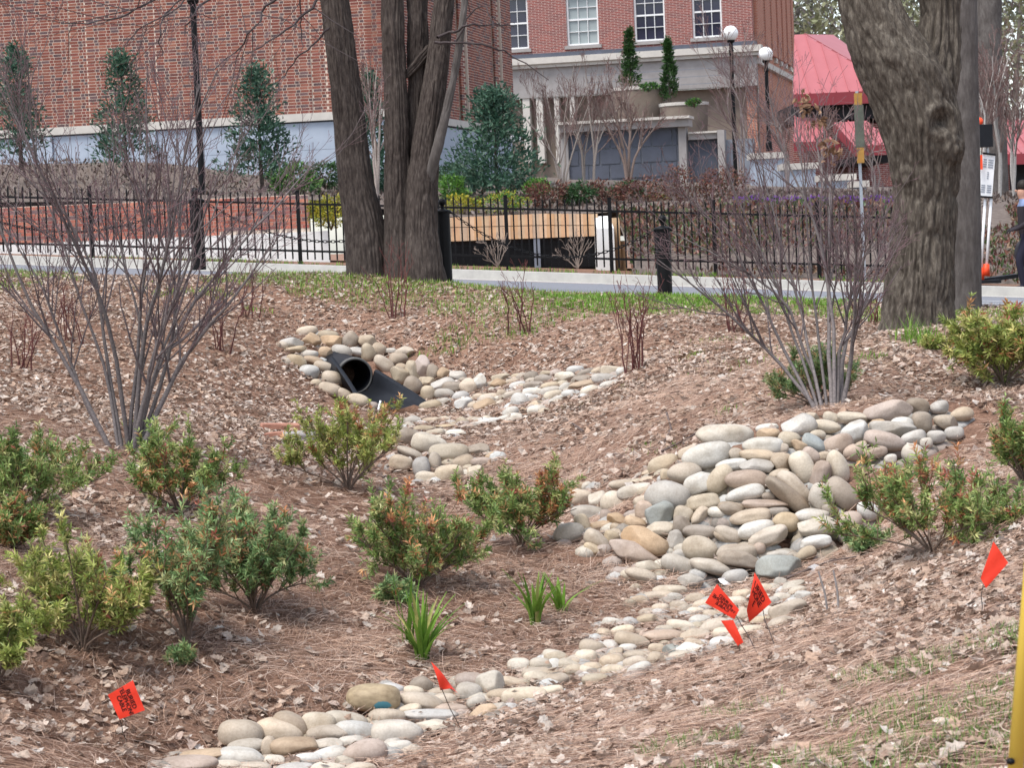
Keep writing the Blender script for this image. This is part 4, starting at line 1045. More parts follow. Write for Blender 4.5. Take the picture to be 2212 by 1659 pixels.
# broken bricks and loose white scraps
M['redbrick'] = plain('weathered_paver', (.40, .20, .14), (.28, .13, .09), 12, .9, .3)
def slab_at(px, py, w, h, dep, tilt, mat, name, label, cat, yaw=0.2):
    c = hit(px, py); s = c[1] / F; hw, hh = w * s * .5, h * s
    bm = bmesh.new(); bmesh.ops.create_cube(bm, size=1.0)
    for v in bm.verts: v.co = Vector((v.co.x * hw * 2, v.co.y * dep, v.co.z * hh))
    bmesh.ops.bevel(bm, geom=bm.edges[:], offset=hh * .18, segments=2, profile=.6, affect='EDGES')
    rs = random.Random(int(px))
    for v in bm.verts: v.co += Vector((rs.uniform(-1, 1), rs.uniform(-1, 1), rs.uniform(-1, 1))) * hh * .06
    me = bpy.data.meshes.new(name); bm.to_mesh(me); bm.free()
    o = add(name, me, mat); o.location = Vector(c) + Vector((0, 0, hh * .45)); o.rotation_euler = (0.05, tilt, yaw)
    return tag(o, label, cat)
slab_at(605, 932, 84, 18, .12, .05, M['redbrick'], 'loose_paver', 'pink clay paver lying behind another on the left bank', 'paver')
slab_at(602, 952, 62, 20, .12, -.08, M['redbrick'], 'loose_paver', 'red clay paver with pale top lying in front on the left bank', 'paver', -.1)
slab_at(645, 957, 70, 26, .15, .03, M['lime'], 'loose_paver', 'grey green stone slab beside the clay pavers', 'slab')
def scrap(px, py, w, h, label, seed):
    c = hit(px, py); s = c[1] / F; rs = np.random.RandomState(seed)
    a = np.linspace(0, 6.283, 10)[:-1]; rim = []
    for t in a:
        r = rs.uniform(.7, 1.1); rim.append(W(px + math.cos(t) * w * .5 * r, py - h * .3 + math.sin(t) * h * .5 * r, c[1] - .05 + rs.normal(0, .01)))
    V = np.array(rim + [W(px, py - h * .3, c[1] - .06)]); V2 = V + np.array([0, .004, -.002])
    T = [[i, (i + 1) % 9, 9] for i in range(9)] + [[10 + (i + 1) % 9, 10 + i, 19] for i in range(9)]
    tag(add('paper_scrap', np_mesh('paper_scrap', np.vstack([V, V2]), [np.array(T)]), M['paper']), label, 'scrap')
scrap(1577, 1262, 52, 24, 'white scrap lying on the stones behind the two flags', 1)
scrap(1757, 1236, 30, 22, 'white scrap beside the cut twigs right of the stones', 2)
for k, (x0, y0, x1, y1, lab) in enumerate(((1790, 1330, 1768, 1235, 'grey cut twig standing upright, left of the two'), (1812, 1325, 1800, 1232, 'grey cut twig standing upright, right of the two'))):
    c = hit(x0, y0); m = MB(); m.tube([c - [0, 0, .03], W((x0 + x1) / 2 + 3, (y0 + y1) / 2, c[1]), W(x1, y1, c[1])], [.006, .005, .004], 6)
    tag(m.build('cut_twig', plain('grey_twig', (.33, .3, .29), (.2, .18, .17), 30, .8)), lab, 'twig')
for k, (pts, lab) in enumerate((([(1430, 1140 - 40), (1470, 1083), (1530, 1060), (1570, 1040)], 'dead twig lying on the mulch left of the stone pile'), ([(1430, 985), (1480, 960), (1530, 930), (1545, 935)], 'fallen dark twig on the mulch mound, lower one'),
        ([(1260, 1010 - 70), (1240, 925), (1205, 905)], 'thin dark twig lying across the stone arm'), ([(1440, 900), (1450, 935), (1435, 965)], 'short fallen twig standing out of the mulch mound'), ([(1700, 1262), (1790, 1225), (1850, 1215)], 'fallen twig behind the cut twigs on the right'))):
    m = MB(); P_ = [hit(*q) + np.array([0, 0, .03]) for q in pts]; m.tube(P_, np.linspace(.009, .004, len(P_)), 5)
    tag(m.build('fallen_twig', plain('dark_twig%d' % k, (.15, .11, .1), (.08, .06, .05), 30, .8)), lab, 'twig')

# ------------------------------------------------------------------ trunks
def trunk_geo(path, d, seed, amp=.018, ks=17, kz=3.2, nseg=112, dz=.022, knots=(), flare=0):
    """path: (px centre, py, px width), lowest first"""
    C_ = np.array([W(q_[0], q_[1], d + (q_[3] if len(q_) > 3 else 0)) for q_ in path]); R_ = np.array([q_[2] * d / F * .5 for q_ in path])
    L = np.concatenate([[0], np.cumsum(np.linalg.norm(np.diff(C_, axis=0), axis=1))])
    s = np.arange(0, L[-1], dz)
    def sm(a): 
        v = np.interp(s, L, a); k = 9
        return np.convolve(np.pad(v, k // 2, mode='edge'), np.ones(k) / k, 'valid')
    c = np.stack([sm(C_[:, i]) for i in range(3)], 1); r = sm(R_)
    th = np.linspace(0, 2 * math.pi, nseg + 1)[:-1]
    TH, S_ = np.meshgrid(th, s); RR = np.repeat(r[:, None], nseg, 1)
    X, Y = np.cos(TH), np.sin(TH)
    base = 1 + .05 * vnoise(X * 1.3, Y * 1.3, S_ * 1.2, seed)
    if flare: base += flare * np.exp(-S_ / .16) * (.5 + .5 * np.sin(TH * 5 + seed)) + flare * .5 * np.exp(-S_ / .35)
    kk = ks * r.mean()
    wx = .35 * vnoise(X * 3, Y * 3, S_ * 2.4, seed + 1)
    a1 = np.abs(vnoise((X + wx * .3) * kk, (Y + wx * .3) * kk, S_ * kz, seed + 2))
    a2 = np.abs(vnoise((X + wx * .2) * kk * 2.1, Y * kk * 2.1, S_ * kz * 2.3, seed + 3))
    ridge = np.clip(a1 * 2.0, 0, 1) ** .8 * .72 + np.clip(a2 * 1.7, 0, 1) * .28
    rad = RR * base + amp * (ridge - .6)
    P_ = np.stack([c[:, None, 0] + X * rad, c[:, None, 1] + Y * rad, np.repeat(c[:, None, 2], nseg, 1)], -1)
    for (kx, ky, kr, kh, hole) in knots:
        q0 = W(kx, ky, d - np.interp(0, [0], [r.mean()])); R0 = kr * d / F
        dist = np.linalg.norm((P_ - q0) * [1, .6, 1], axis=-1)
        g = np.exp(-(dist / R0) ** 2)
        out = np.stack([X, Y, 0 * X], -1)
        P_ = P_ + out * (kh * g + .02 * np.sin(dist / R0 * 9) * g)[..., None] - out * (hole * np.exp(-(dist / (R0 * .42)) ** 2))[..., None]
    nr = len(s); V = P_.reshape(-1, 3)
    i, j = np.meshgrid(np.arange(nr - 1), np.arange(nseg), indexing='ij'); i, j = i.ravel(), j.ravel(); j2 = (j + 1) % nseg
    Q = np.stack([i * nseg + j, i * nseg + j2, (i + 1) * nseg + j2, (i + 1) * nseg + j], 1)
    return V, Q
def bark_mat(name, c0, c1, c2, scale):
    m, nt, b = new_mat(name, .9, .15)
    v = coords(nt, (1, 1, .28)); n1 = noise(nt, v, scale, 8, .7)
    c = ramp(nt, n1, [(.3, c0), (.5, c1), (.72, c2)])
    l = ramp(nt, noise(nt, coords(nt), 2.2, 5, .6), [(.35, (.78, .76, .74)), (.65, (1.15, 1.15, 1.12))])
    nt.links.new(mix(nt, 1, c, l, 'MULTIPLY'), b.inputs['Base Color'])
    bump(nt, b, n1, .9, .02)
    return m
M['oak'] = bark_mat('furrowed_oak_bark', (.036, .030, .025), (.095, .08, .067), (.215, .19, .16), 30)
M['bark'] = bark_mat('grey_brown_bark', (.028, .022, .02), (.066, .053, .048), (.135, .113, .10), 34)
M['bark2'] = bark_mat('grey_smooth_bark', (.075, .066, .062), (.11, .098, .094), (.16, .146, .14), 22)
def down(path, n=1):
    x, y, w = path[0]; return [(x, y + 26, w * 1.05)] + path
e = empty('oak_tree', hit(1978, 743), 'thick forked oak trunk with knots and deeply furrowed bark', 'tree')
OD = 21.5
V, Q = trunk_geo(down([(1978, 743, 152), (1981, 700, 146), (1985, 640, 140), (1994, 512, 130), (2001, 396, 134), (1998, 330, 156), (1990, 270, 172), (1968, 200, 182), (1942, 140, 182), (1915, 90, 162), (1890, 40, 138), (1874, -10, 128), (1856, -70, 120), (1840, -150, 110)]), OD, 4, .05, 24, 3.2, 184, .018,
                 [(2030, 262, 40, .07, .16), (2066, 325, 30, .10, .0), (2066, 165, 18, .04, .03), (1950, 380, 26, .03, .06)], .26)
m = MB(); m.raw(V, Q); m.build('trunk', M['oak'], e, True)
V, Q = trunk_geo([(1996, 260, 110), (2006, 200, 118), (2018, 140, 112), (2027, 90, 90), (2031, 30, 80), (2033, -50, 78), (2030, -140, 88)], OD + .1, 19, .055, 21, 2.6, 180, .016); m = MB(); m.raw(V, Q); m.build('limb', M['oak'], e, True)
e = empty('tree', hit(2080, 672), 'plain grey trunk standing right behind the oak', 'tree')
V, Q = trunk_geo(down([(2072, 668, 98), (2076, 560, 86), (2078, 400, 80), (2076, 200, 78), (2072, 0, 76), (2070, -120, 74)]), 26, 12, .006, 20, 2, 64, .03, flare=.1)
m = MB(); m.raw(V, Q); m.build('trunk', M['bark2'], e, True)

e = empty('double_tree', hit(860, 600), 'dark tree of several trunks growing from one base beside the bollard', 'tree')
TD = 28.8
def stem(path, dj, seed, name='trunk', mat='bark', amp=.013, ns=110, flare=0):
    V, Q = trunk_geo(path, TD + dj, seed, amp * 2.1, 26, 2.2, int(ns * 1.6), .026, flare=flare); m = MB(); m.raw(V, Q); return m.build(name, M[mat], e, True)
stem(down([(799, 598, 94), (795, 560, 92), (789, 498, 87), (767, 383, 75), (746, 191, 65), (723, 0, 58), (710, -120, 58)]), .15, 3, flare=.14)
stem(down([(868, 598, 74), (864, 560, 66), (860, 480, 58), (858, 383, 52), (857, 268, 51), (852, 134, 50), (847, 0, 48), (842, -120, 50)]), -.05, 5, flare=.1)
stem(down([(916, 600, 84), (912, 540, 78), (910, 480, 72), (913, 383, 66), (926, 268, 57), (945, 134, 48), (960, 0, 44), (972, -120, 46)]), -.12, 8, flare=.16)
stem([(893, 560, 50), (896, 430, 46), (900, 300, 40), (903, 200, 42), (902, 134, 46), (902, 60, 44), (901, 0, 44), (899, -120, 42)], .1, 14)
stem([(900, 520, 20, .3), (912, 440, 26, .12), (942, 330, 25, .0), (966, 230, 18), (983, 153, 16), (995, 77, 15), (1004, 0, 15), (1012, -100, 14)], -.28, 20, 'limb', 'bark2', .006, 32)
stem([(866, 172, 20), (884, 158, 26), (898, 140, 28), (916, 118, 24), (940, 88, 20)], -.02, 31, 'crossing_limb', 'bark', .02, 40)
def hang(pts, r0, dj, seed, kids=3):
    rs = np.random.RandomState(seed); tb = Tubes()
    P_ = np.array([W(x, y, TD + dj + i * .15 * rs.normal()) for i, (x, y) in enumerate(pts)])
    t = np.linspace(0, len(P_) - 1, 14); q = np.stack([np.interp(t, np.arange(len(P_)), P_[:, c]) for c in range(3)], 1); q[1:-1] += rs.normal(0, .012, q[1:-1].shape)
    tb.add(q, np.linspace(r0, r0 * .3, 14), 6, (.06, .045, .045))
    ramify(tb, q, r0 * .8, r0 * .3, 0, rs, {0: (kids, .4, 40, .14, -.05, (.065, .05, .05)), 1: (2, .45, 40, .15, -.1, (.07, .05, .05)), 'rmin': .0025})
    tb.build('branch', e)
hang([(714, -60), (683, 8), (642, 46), (592, 81), (549, 108)], .022, -.3, 1, 4)
hang([(700, -110), (640, -40), (592, 0), (569, 17), (563, 50), (536, 77), (507, 114), (461, 151)], .02, -.4, 2, 5)
hang([(700, -130), (540, -60), (443, 0), (422, 27), (403, 50), (399, 77)], .022, -.5, 3, 4)
hang([(712, 60), (683, 91), (644, 122), (619, 159), (594, 178)], .014, -.3, 4, 4)
hang([(640, -120), (430, -50), (331, 0), (296, 17), (275, 31), (228, 44), (186, 50), (135, 50)], .02, -.6, 5, 6)
hang([(640, -120), (480, -60), (369, 12), (350, 40), (345, 80), (352, 120)], .016, -.6, 6, 4)
hang([(700, -100), (650, -30), (645, 30), (655, 80), (650, 110)], .014, -.4, 7, 4)
hang([(560, -90), (420, -30), (380, 20), (300, 60), (270, 95)], .014, -.5, 8, 4)
hang([(940, 90), (977, 94), (1052, 97), (1107, 118), (1185, 172)], .018, -.4, 9, 2)
hang([(945, 80), (971, 70), (1010, 55), (1064, 52), (1110, 56)], .02, -.4, 10, 4)
hang([(985, 90), (1020, 20), (1050, 10), (1065, 60)], .012, -.35, 11, 3)
# shrubs sprouting at the foot
bare_shrub('twig_sapling', [[(868, 610), (862, 560), (858, 520)], [(872, 610), (876, 555), (880, 520)], [(855, 608), (850, 575), (842, 540)]], TD - .6, 'red suckers sprouting at the foot of the double tree', 'sapling', 300, SPW, .006, .05, base=hit(866, 612), scol=(.19, .075, .065))
# ------------------------------------------------------------------ iron fence, bollards, chains
def px_x(px, d): return W(px, 560, d)[0]
fe = empty('iron_fence', (0, float(fence_y(0)), float(fence_z(0))), 'long black iron picket fence across the road', 'fence')
PX = [1097 + 224 * k for k in range(-6, 5)]
post_x = []
for p in PX:
    d = 39.2
    for _ in range(4): x = px_x(p, d); d = float(fence_y(x))
    post_x.append(x)
FH = 1.16
pm_ = MB(); pm_.aabox(-.031, .031, -.031, .031, -.03, FH + .02); pm_.aabox(-.036, .036, -.036, .036, FH + .02, FH + .035); post_me = pm_.mesh('fence_post'); post_me.materials.append(M['black'])
pk = MB(); pk.aabox(-.0125, .0125, -.0125, .0125, .05, FH - .03); pk.raw([(-.011, -.011, FH - .03), (.011, -.011, FH - .03), (.011, .011, FH - .03), (-.011, .011, FH - .03), (0, 0, FH)], None, [[0, 1, 4], [1, 2, 4], [2, 3, 4], [3, 0, 4]])
pick_me = pk.mesh('picket'); pick_me.materials.append(M['black'])
def place(name, me, loc, parent, rz=0.0, ry=0.0, scale=None):
    o = add(name, me, None, parent); mtx = Matrix.Translation(Vector([float(v) for v in loc])) @ Matrix.Rotation(rz, 4, 'Z') @ Matrix.Rotation(ry, 4, 'Y')
    if scale: mtx = mtx @ Matrix.Diagonal((*scale, 1))
    o.matrix_basis = mtx; return o
for x in post_x: place('fence_post', post_me, (x, fence_y(x), fence_z(x)), fe)
for a, b in zip(post_x[:-1], post_x[1:]):
    for k in range(1, 14):
        x = a + (b - a) * k / 14; place('picket', pick_me, (x, fence_y(x), fence_z(x)), fe)
    for hz in (.19, .97):
        m = MB(); A, B = np.array([a, fence_y(a), fence_z(a) + hz]), np.array([b, fence_y(b), fence_z(b) + hz])
        m.box(A + [0, -.016, -.018], B - A, (0, .032, 0), (0, 0, .036)); m.build('rail', M['black'], fe)
# rails of the farther end go on; bollards
bol = []
PROF = [(.088, -.1), (.088, .86), (.108, .865), (.11, .885), (.09, .895), (.05, .905), (.024, .915), (.02, .93), (.03, .94), (.022, .95), (.034, .965), (.046, .985), (.05, 1.005), (.046, 1.027), (.03, 1.045), (.012, 1.053), (.001, 1.055)]
PROF = [(r, z * .90 if z > 0 else z) for r, z in PROF]
for px, py, d, lab in ((430, 566, 30.6, 'black bollard with ball finial seen through the large left shrub'), (962, 594, 29.6, 'black bollard with ball finial touching the double tree'), (1437, 637, 28.4, 'black bollard with ball finial standing alone on the grass verge')):
    c = W(px, py, d); e = empty('bollard', c, lab, 'bollard', 'bollards along the road')
    m = MB(); m.lathe(c, PROF[:3], 24); m.build('bollard_post', M['black'], e, False)
    m = MB(); m.lathe(c, PROF[2:], 24); m.build('finial', M['black'], e, True)
    bol.append(c)
    for s_ in (-1, 1):
        m = MB(); m.tube([c + [s_ * .085, -.0, .77], c + [s_ * .115, 0, .765]], .012, 6); m.build('eye_bolt', M['black'], e)
ln = MB(); t = np.linspace(0, 2 * math.pi, 13)[:-1]
V = []; 
for a in t:
    cc = np.array([.030 * math.cos(a) * 1.25, .016 * math.sin(a), 0]); n_ = np.array([math.cos(a), math.sin(a), 0])
    for b in range(5): V.append(cc + .0055 * (n_ * math.cos(b * 1.2566) + np.array([0, 0, 1]) * math.sin(b * 1.2566)))
Q = [[i * 5 + b, ((i + 1) % 12) * 5 + b, ((i + 1) % 12) * 5 + (b + 1) % 5, i * 5 + (b + 1) % 5] for i in range(12) for b in range(5)]
ln.raw(V, Q); link_me = ln.mesh('chain_link', True); link_me.materials.append(M['black'])
def chain(A, B, sag, lab):
    e = empty('chain', A, lab, 'chain', 'chains hung between the bollards'); L = np.linalg.norm(B - A) * 1.02; n = int(L / .056)
    for k in range(n):
        t = (k + .5) / n; p = A * (1 - t) + B * t - np.array([0, 0, 4 * sag * t * (1 - t)])
        dv = (B - A) / np.linalg.norm(B - A); slope = -4 * sag * (1 - 2 * t) / np.linalg.norm(B - A)
        dv = np.array([dv[0], dv[1], dv[2] + slope]); q = Vector(dv).to_track_quat('X', 'Z').to_matrix().to_4x4()
        o = add('chain_link', link_me, None, e); o.matrix_basis = Matrix.Translation(Vector(p)) @ q @ Matrix.Rotation((k % 2) * 1.57 + .3, 4, 'X')
chain(bol[1] + [.12, 0, .76], bol[2] + [-.12, 0, .765], .42, 'black chain sagging between the two right bollards')
chain(bol[0] + [.12, 0, .76], bol[1] + [-.12, 0, .765], .42, 'black chain sagging behind the double tree')
chain(W(-110, 545, 34.2) + [0, 0, .76], bol[0] + [-.12, 0, .765], .42, 'black chain sagging behind the large left shrub')

# ------------------------------------------------------------------ bricks
M['brick'] = vcol('red_brick', .85, .15, 0, .3)
M['brick1'], _nt, _b = new_mat('red_brick_single', .85, .15)
_oi = N(_nt, 'ShaderNodeObjectInfo')
_nt.links.new(mix(_nt, 1.0, _oi.outputs['Color'], ramp(_nt, noise(_nt, coords(_nt), 12, 4), [(.3, (.75, .75, .75)), (.7, (1.1, 1.1, 1.1))]), 'MULTIPLY'), _b.inputs['Base Color'])
BCOL = .82 * np.array([(.29, .10, .072), (.33, .125, .09), (.25, .082, .065), (.21, .085, .075), (.14, .09, .092), (.36, .15, .105), (.18, .105, .105)])
BPR = np.array([.26, .2, .2, .12, .09, .08, .05])
def brick_wall(parent, O, u, nrm, W_, H_, bond, mid=(0, 0), depth_fn=None, skip=None, single=None, course=.0677, tone=1.0, back=.10, name='brickwork', bottom=None, rs=RS):
    """bricks over a W_ x H_ field from O along u and up; proud of a mortar backing"""
    O, u, nrm = np.asarray(O, float), np.asarray(u, float), np.asarray(nrm, float)
    st, gap, face = .2032, .0128, .0  
    rec = []
    for r in range(int(H_ / course)):
        z = r * course; x = 0.0
        if bond == 'run': x -= (r % 2) * .1016; k = 0
        else: x -= .0762 if r % 2 else 0; k = r % 2
        while x < W_:
            L = st if bond == 'run' else (st if k % 2 == 0 else .1016)
            a, b = max(x, 0), min(x + L, W_)
            if b - a > .03 and not (skip and skip((a + b) / 2, z)) and not (bottom and z < bottom((a + b) / 2)):
                rec.append((a, b, z, L < .15))
            x += L; k += 1
    mb, cols = MB(), []
    n1 = 0
    for a, b, z, hd in rec:
        pr = .0035 + (depth_fn((a + b) / 2) if depth_fn else 0) + rs.uniform(-.001, .0015)
        p = BPR.copy()
        if hd: p = p * np.array([.7, .6, .9, 1.3, 2.0, .6, 2.0]); p /= p.sum()
        c = BCOL[rs.choice(len(BCOL), p=p)] * rs.uniform(.85, 1.15) * tone
        o_ = O + u * (a + gap / 2) + np.array([0, 0, z + gap / 2])
        if single and n1 < 300 and single((a + b) / 2, z) and b - a > .08:
            key = round(b - a, 3)
            if key not in _bm:
                q = MB(); q.aabox(0, b - a - gap, 0, .05, 0, course - gap); me = q.mesh('brick'); me.materials.append(M['brick1']); _bm[key] = me
            o = add('brick', _bm[key], None, parent); pos = o_ + nrm * pr
            o.matrix_basis = Matrix(((u[0], -nrm[0], 0, pos[0]), (u[1], -nrm[1], 0, pos[1]), (0, 0, 1, pos[2]), (0, 0, 0, 1)))
            o.color = (*c, 1); n1 += 1
        else:
            mb.box(o_ + nrm * (pr - .05), u * (b - a - gap), nrm * .05, (0, 0, course - gap)); cols.append(np.repeat(c[None], 8, 0))
    if mb.n:
        o = add(name, mb.mesh(name, False, np.concatenate(cols)), M['brick'], parent); tag(o, kind='stuff')
_bm = {}
AZ = math.radians(13); UU = np.array([math.cos(AZ), -math.sin(AZ), 0]); VV = np.array([math.sin(AZ), math.cos(AZ), 0])

# ---- brick building on the left
C1 = W(838, 262, 54.0)
def F1(px, py):
    p = on_plane(px, py, C1, VV); return np.dot(p - C1, UU), p[2]
def S1(px, py):
    p = on_plane(px, py, C1, UU); return np.dot(p - C1, VV), p[2]
zc1, zc0 = F1(633, 246)[1], F1(633, 263)[1]
e = empty('brick_building', C1 * [1, 1, 0] + [0, 0, zc0 - 2.2], 'large red brick building with pale stone band at upper left', 'building')
WL = 15.0
brk = [(F1(148, 60)[0], F1(183, 60)[0], -.018), (F1(333, 60)[0], F1(585, 60)[0], .02), (F1(668, 60)[0], F1(700, 60)[0], -.018)]
def off1(x):
    q = x - WL
    for a, b, o_ in brk:
        if a < q < b: return o_
    return 0.0
O1 = C1 - UU * WL; O1 = np.array([O1[0], O1[1], zc1])
def sgl(x, z):
    q = x - WL; return F1(590, 60)[0] < q < F1(735, 60)[0] and .1 < z < 1.75
edges = sorted([0, WL] + [v + WL for b in brk for v in b[:2]])
for a, b in zip(edges[:-1], edges[1:]):
    o_ = off1((a + b) / 2); brick_wall(e, O1 + UU * a - VV * o_, UU, -VV, b - a, 4.3, 'flem', single=(lambda x, z, a=a: sgl(x + a, z)))
m = MB(); edges = sorted([0, WL] + [v + WL for b in brk for v in b[:2]])
for a, b in zip(edges[:-1], edges[1:]):
    o_ = off1((a + b) / 2); m.box(O1 + UU * a + VV * (.35), UU * (b - a), -VV * (.35 + o_), (0, 0, 9.0))
m.build('mortar_wall', M['mortar'], e)
SD = 13.0
grooves = []
for gx_ in (998, 1012, 1072, 1087):
    c_ = S1(gx_, 270)[0]; grooves.append((c_ - .18, c_ + .18))
OS = np.array([C1[0], C1[1], zc1])
brick_wall(e, OS, VV, UU, SD, 4.3, 'flem', skip=lambda x, z: any(a < x < b for a, b in grooves), tone=1.12, name='side_brickwork')  # same brick, lightened so the light on this face is in its colour
m = MB(); ed = sorted([0, SD] + [v for g in grooves for v in g])
for k, (a, b) in enumerate(zip(ed[:-1], ed[1:])):
    if not any(g[0] <= (a + b) / 2 <= g[1] for g in grooves):
        m.box(OS + VV * a - UU * .4, VV * (b - a), UU * .4, (0, 0, 9.0))
m.build('side_wall', M['mortar'], e)
for g in grooves:
    brick_wall(e, OS + VV * g[0] - UU * .16, VV, UU, g[1] - g[0], 4.3, 'run', tone=.6, name='groove_brickwork')  # groove bricks toned down, the shadow of the slot painted into their colour
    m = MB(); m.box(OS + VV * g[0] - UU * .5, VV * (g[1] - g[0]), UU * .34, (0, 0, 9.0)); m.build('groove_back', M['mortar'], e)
m = MB(); m.box(np.array([O1[0], O1[1], zc0]) + VV * .3, UU * (WL + .06), -VV * .36, (0, 0, zc1 - zc0))
m.box(np.array([C1[0], C1[1], zc0]) - UU * .3 + VV * .3, VV * (SD - .3), UU * .36, (0, 0, zc1 - zc0)); m.build('stone_band', M['cream'], e)
xs = np.arange(0, WL, .86)
for k, x in enumerate(xs):
    for j in range(3):
        pr = .06 if k % 3 == 1 else .0
        h = .62; m = MB(); m.box(np.array([O1[0], O1[1], zc0 - .03 - (j + 1) * h]) + UU * (x + .004) + VV * .3, UU * .852, -VV * (.28 + pr), (0, 0, h - .008)); m.build('base_panel', M['marble'], e)
for k in range(14):
    for j in range(3):
        h = .62; m = MB(); m.box(np.array([C1[0], C1[1], zc0 - .03 - (j + 1) * h]) + VV * (k * .9 + .05) - UU * .3, VV * .892, UU * .29, (0, 0, h - .008)); m.build('base_panel', M['marble'], e)
m = MB(); m.box(np.array([O1[0], O1[1], zc0 - 2.2]) + VV * .4, UU * (WL - .05), -VV * .35, (0, 0, 2.19)); m.box(np.array([C1[0], C1[1], zc0 - 2.2]) - UU * .4 + VV * .1, VV * 12.5, UU * .35, (0, 0, 2.19)); m.build('base_core', M['slate'], e)
m = MB(); m.box(O1 + VV * .45 + [0, 0, 8.9], UU * (WL - .45), VV * (SD - .5), (0, 0, .1)); m.build('roof', M['lime'], e)

# ---- brick garden wall with white plinth, left behind the fence
GD = 44.0
def G(px, py): return W(px, py, GD)
gz0, gz1 = G(330, 515)[2], G(330, 434)[2]
gx0, gx1 = G(-160, 480)[0], G(668, 480)[0]
e = empty('garden_wall', (gx1, GD, gz0 - .5), 'low orange brick retaining wall with white concrete foot behind the fence', 'wall')
bot = lambda x: (W(0, 0, GD)[2] * 0 + G(-160 + (x / (gx1 - gx0)) * 828, 536 - 36 * (x / (gx1 - gx0)))[2]) - (gz0 - .2)
brick_wall(e, (gx0, GD, gz0 - .2), (1, 0, 0), (0, -1, 0), gx1 - gx0, gz1 - gz0 + .2, 'run', single=lambda x, z: x > 1.2, tone=1.75, bottom=bot)
m = MB(); m.aabox(gx0, gx1, GD + .004, GD + .3, gz0 - .6, gz1); m.build('mortar_wall', M['mortar'], e)
m = MB(); n_ = 12; xs = np.linspace(gx0, gx1 + .35, n_ + 1)
for a, b in zip(xs[:-1], xs[1:]):
    za, zb = bot(a - gx0) + gz0 - .2, bot(b - gx0) + gz0 - .2
    V = [(a, GD - .05, gz0 - 1.2), (b, GD - .05, gz0 - 1.2), (b, GD + .1, gz0 - 1.2), (a, GD + .1, gz0 - 1.2), (a, GD - .05, za), (b, GD - .05, zb), (b, GD + .1, zb), (a, GD + .1, za)]
    m.raw(V, BOXF)
m.build('white_foot', M['white_conc'], e)

# ---- garage ramp wall with tan panels
TDD = 44.15
def Tt(px, py): return W(px, py, TDD)
e = empty('garage_wall', Tt(1130, 585), 'tan panelled wall above a dark garage opening behind the fence', 'wall')
xa, xb = 962, 1291
for k in range(21):
    p0, p1 = xa + (xb - xa) * k / 21, xa + (xb - xa) * (k + 1) / 21
    pm2 = (p0 + p1) / 2
    top = 469 - 8.5 * min(1, (pm2 - 969) / 200) + .004 * (pm2 - 1170 if pm2 > 1170 else 0); botm = 522 - 12 * (pm2 - 969) / 321
    midy = top + (botm - top) * (.42 + .1 * (pm2 - 969) / 321)
    for (ya, yb) in ((top, midy), (midy, botm)):
        m = MB(); A, B = Tt(p0, yb), Tt(p1, ya)
        m.aabox(A[0] + .004, B[0] - .004, TDD - .02 - .012 * ((k * 7) % 3) / 2, TDD + .2, A[2] + .003, B[2] - .003)
        o = m.build('panel', plain('tan_panel_%d' % (k % 5), *[((.64, .44, .27), (.5, .35, .23)), ((.68, .42, .24), (.55, .33, .2)), ((.6, .44, .3), (.46, .33, .24)), ((.72, .5, .33), (.58, .38, .24)), ((.62, .36, .18), (.52, .33, .2))][k % 5], 6, .85, .2) if ('tan_panel_%d' % (k % 5)) not in bpy.data.materials else bpy.data.materials['tan_panel_%d' % (k % 5)], e)
m = MB(); A, B = Tt(940, 600), Tt(1292, 460); m.aabox(A[0], B[0], TDD + .21, TDD + .4, A[2], B[2] - .12); m.build('backing_wall', M['dark'], e)
m = MB(); A, B = Tt(1155, 580), Tt(1166, 515); m.aabox(A[0], B[0], TDD - .01, TDD + .1, A[2], B[2]); m.build('gate_post', M['slatelight'], e)
m = MB(); A, B = Tt(950, 590), Tt(1292, 530); m.aabox(A[0], B[0], TDD + .12, TDD + .16, A[2], B[2] + .08); m.build('gate', M['black'], e)
e = empty('white_pillar', W(1312, 585, 42.8), 'white concrete end pillar with sloping cap behind the fence', 'pillar')
A, B = W(1294, 590, 42.8), W(1326, 492, 42.8)
m = MB(); d0, d1 = 42.8, 44.3; zt = B[2]; zb = W(1310, 466, 44.3)[2]
m.raw([(A[0], d0, A[2] - .2), (B[0], d0, A[2] - .2), (B[0], d1, A[2] - .2), (A[0], d1, A[2] - .2), (A[0], d0, zt), (B[0], d0, zt), (B[0], d1, zb), (A[0], d1, zb)], BOXF); m.build('pillar_body', M['white_conc'], e)
m = MB(); A2 = W(1342, 560, 43.2); m.aabox(B[0] + .002, A2[0], 43.2, 44.3, A[2] - .2, zb - .05); m.aabox(B[0] + .004, A2[0] + .1, 43.3, 44.3, A[2] - .2, W(1340, 520, 43.6)[2]); m.build('rough_edge', M['tan'], e)

# ------------------------------------------------------------------ planted banks behind the fence
BP = [(-300, 432, 44.3), (-100, 433, 44.3), (300, 434, 44.3), (665, 433, 44.3), (800, 438, 45), (970, 462, 45.2), (1290, 457, 45.2), (0, 352, 57), (-300, 355, 58), (350, 350, 56), (700, 398, 54), (850, 402, 53.5), (1000, 402, 54), (1060, 422, 50),
      (1170, 412, 58), (1230, 404, 64), (1480, 404, 64), (1600, 404, 64), (1900, 408, 64), (2200, 420, 64), (1350, 445, 46), (1600, 440, 46), (1900, 438, 46), (2200, 445, 46), (2500, 450, 46), (1106, 380, 110), (-300, 330, 110), (2500, 400, 110), (330, 395, 50), (850, 425, 49)]
M['bed'] = plain('grey_bed_mulch', (.20, .165, .145), (.10, .08, .07), 7, .95, .6, .1, 0, .03)
bf = tps(np.array([W(*q_) for q_ in BP]), 1e-4)
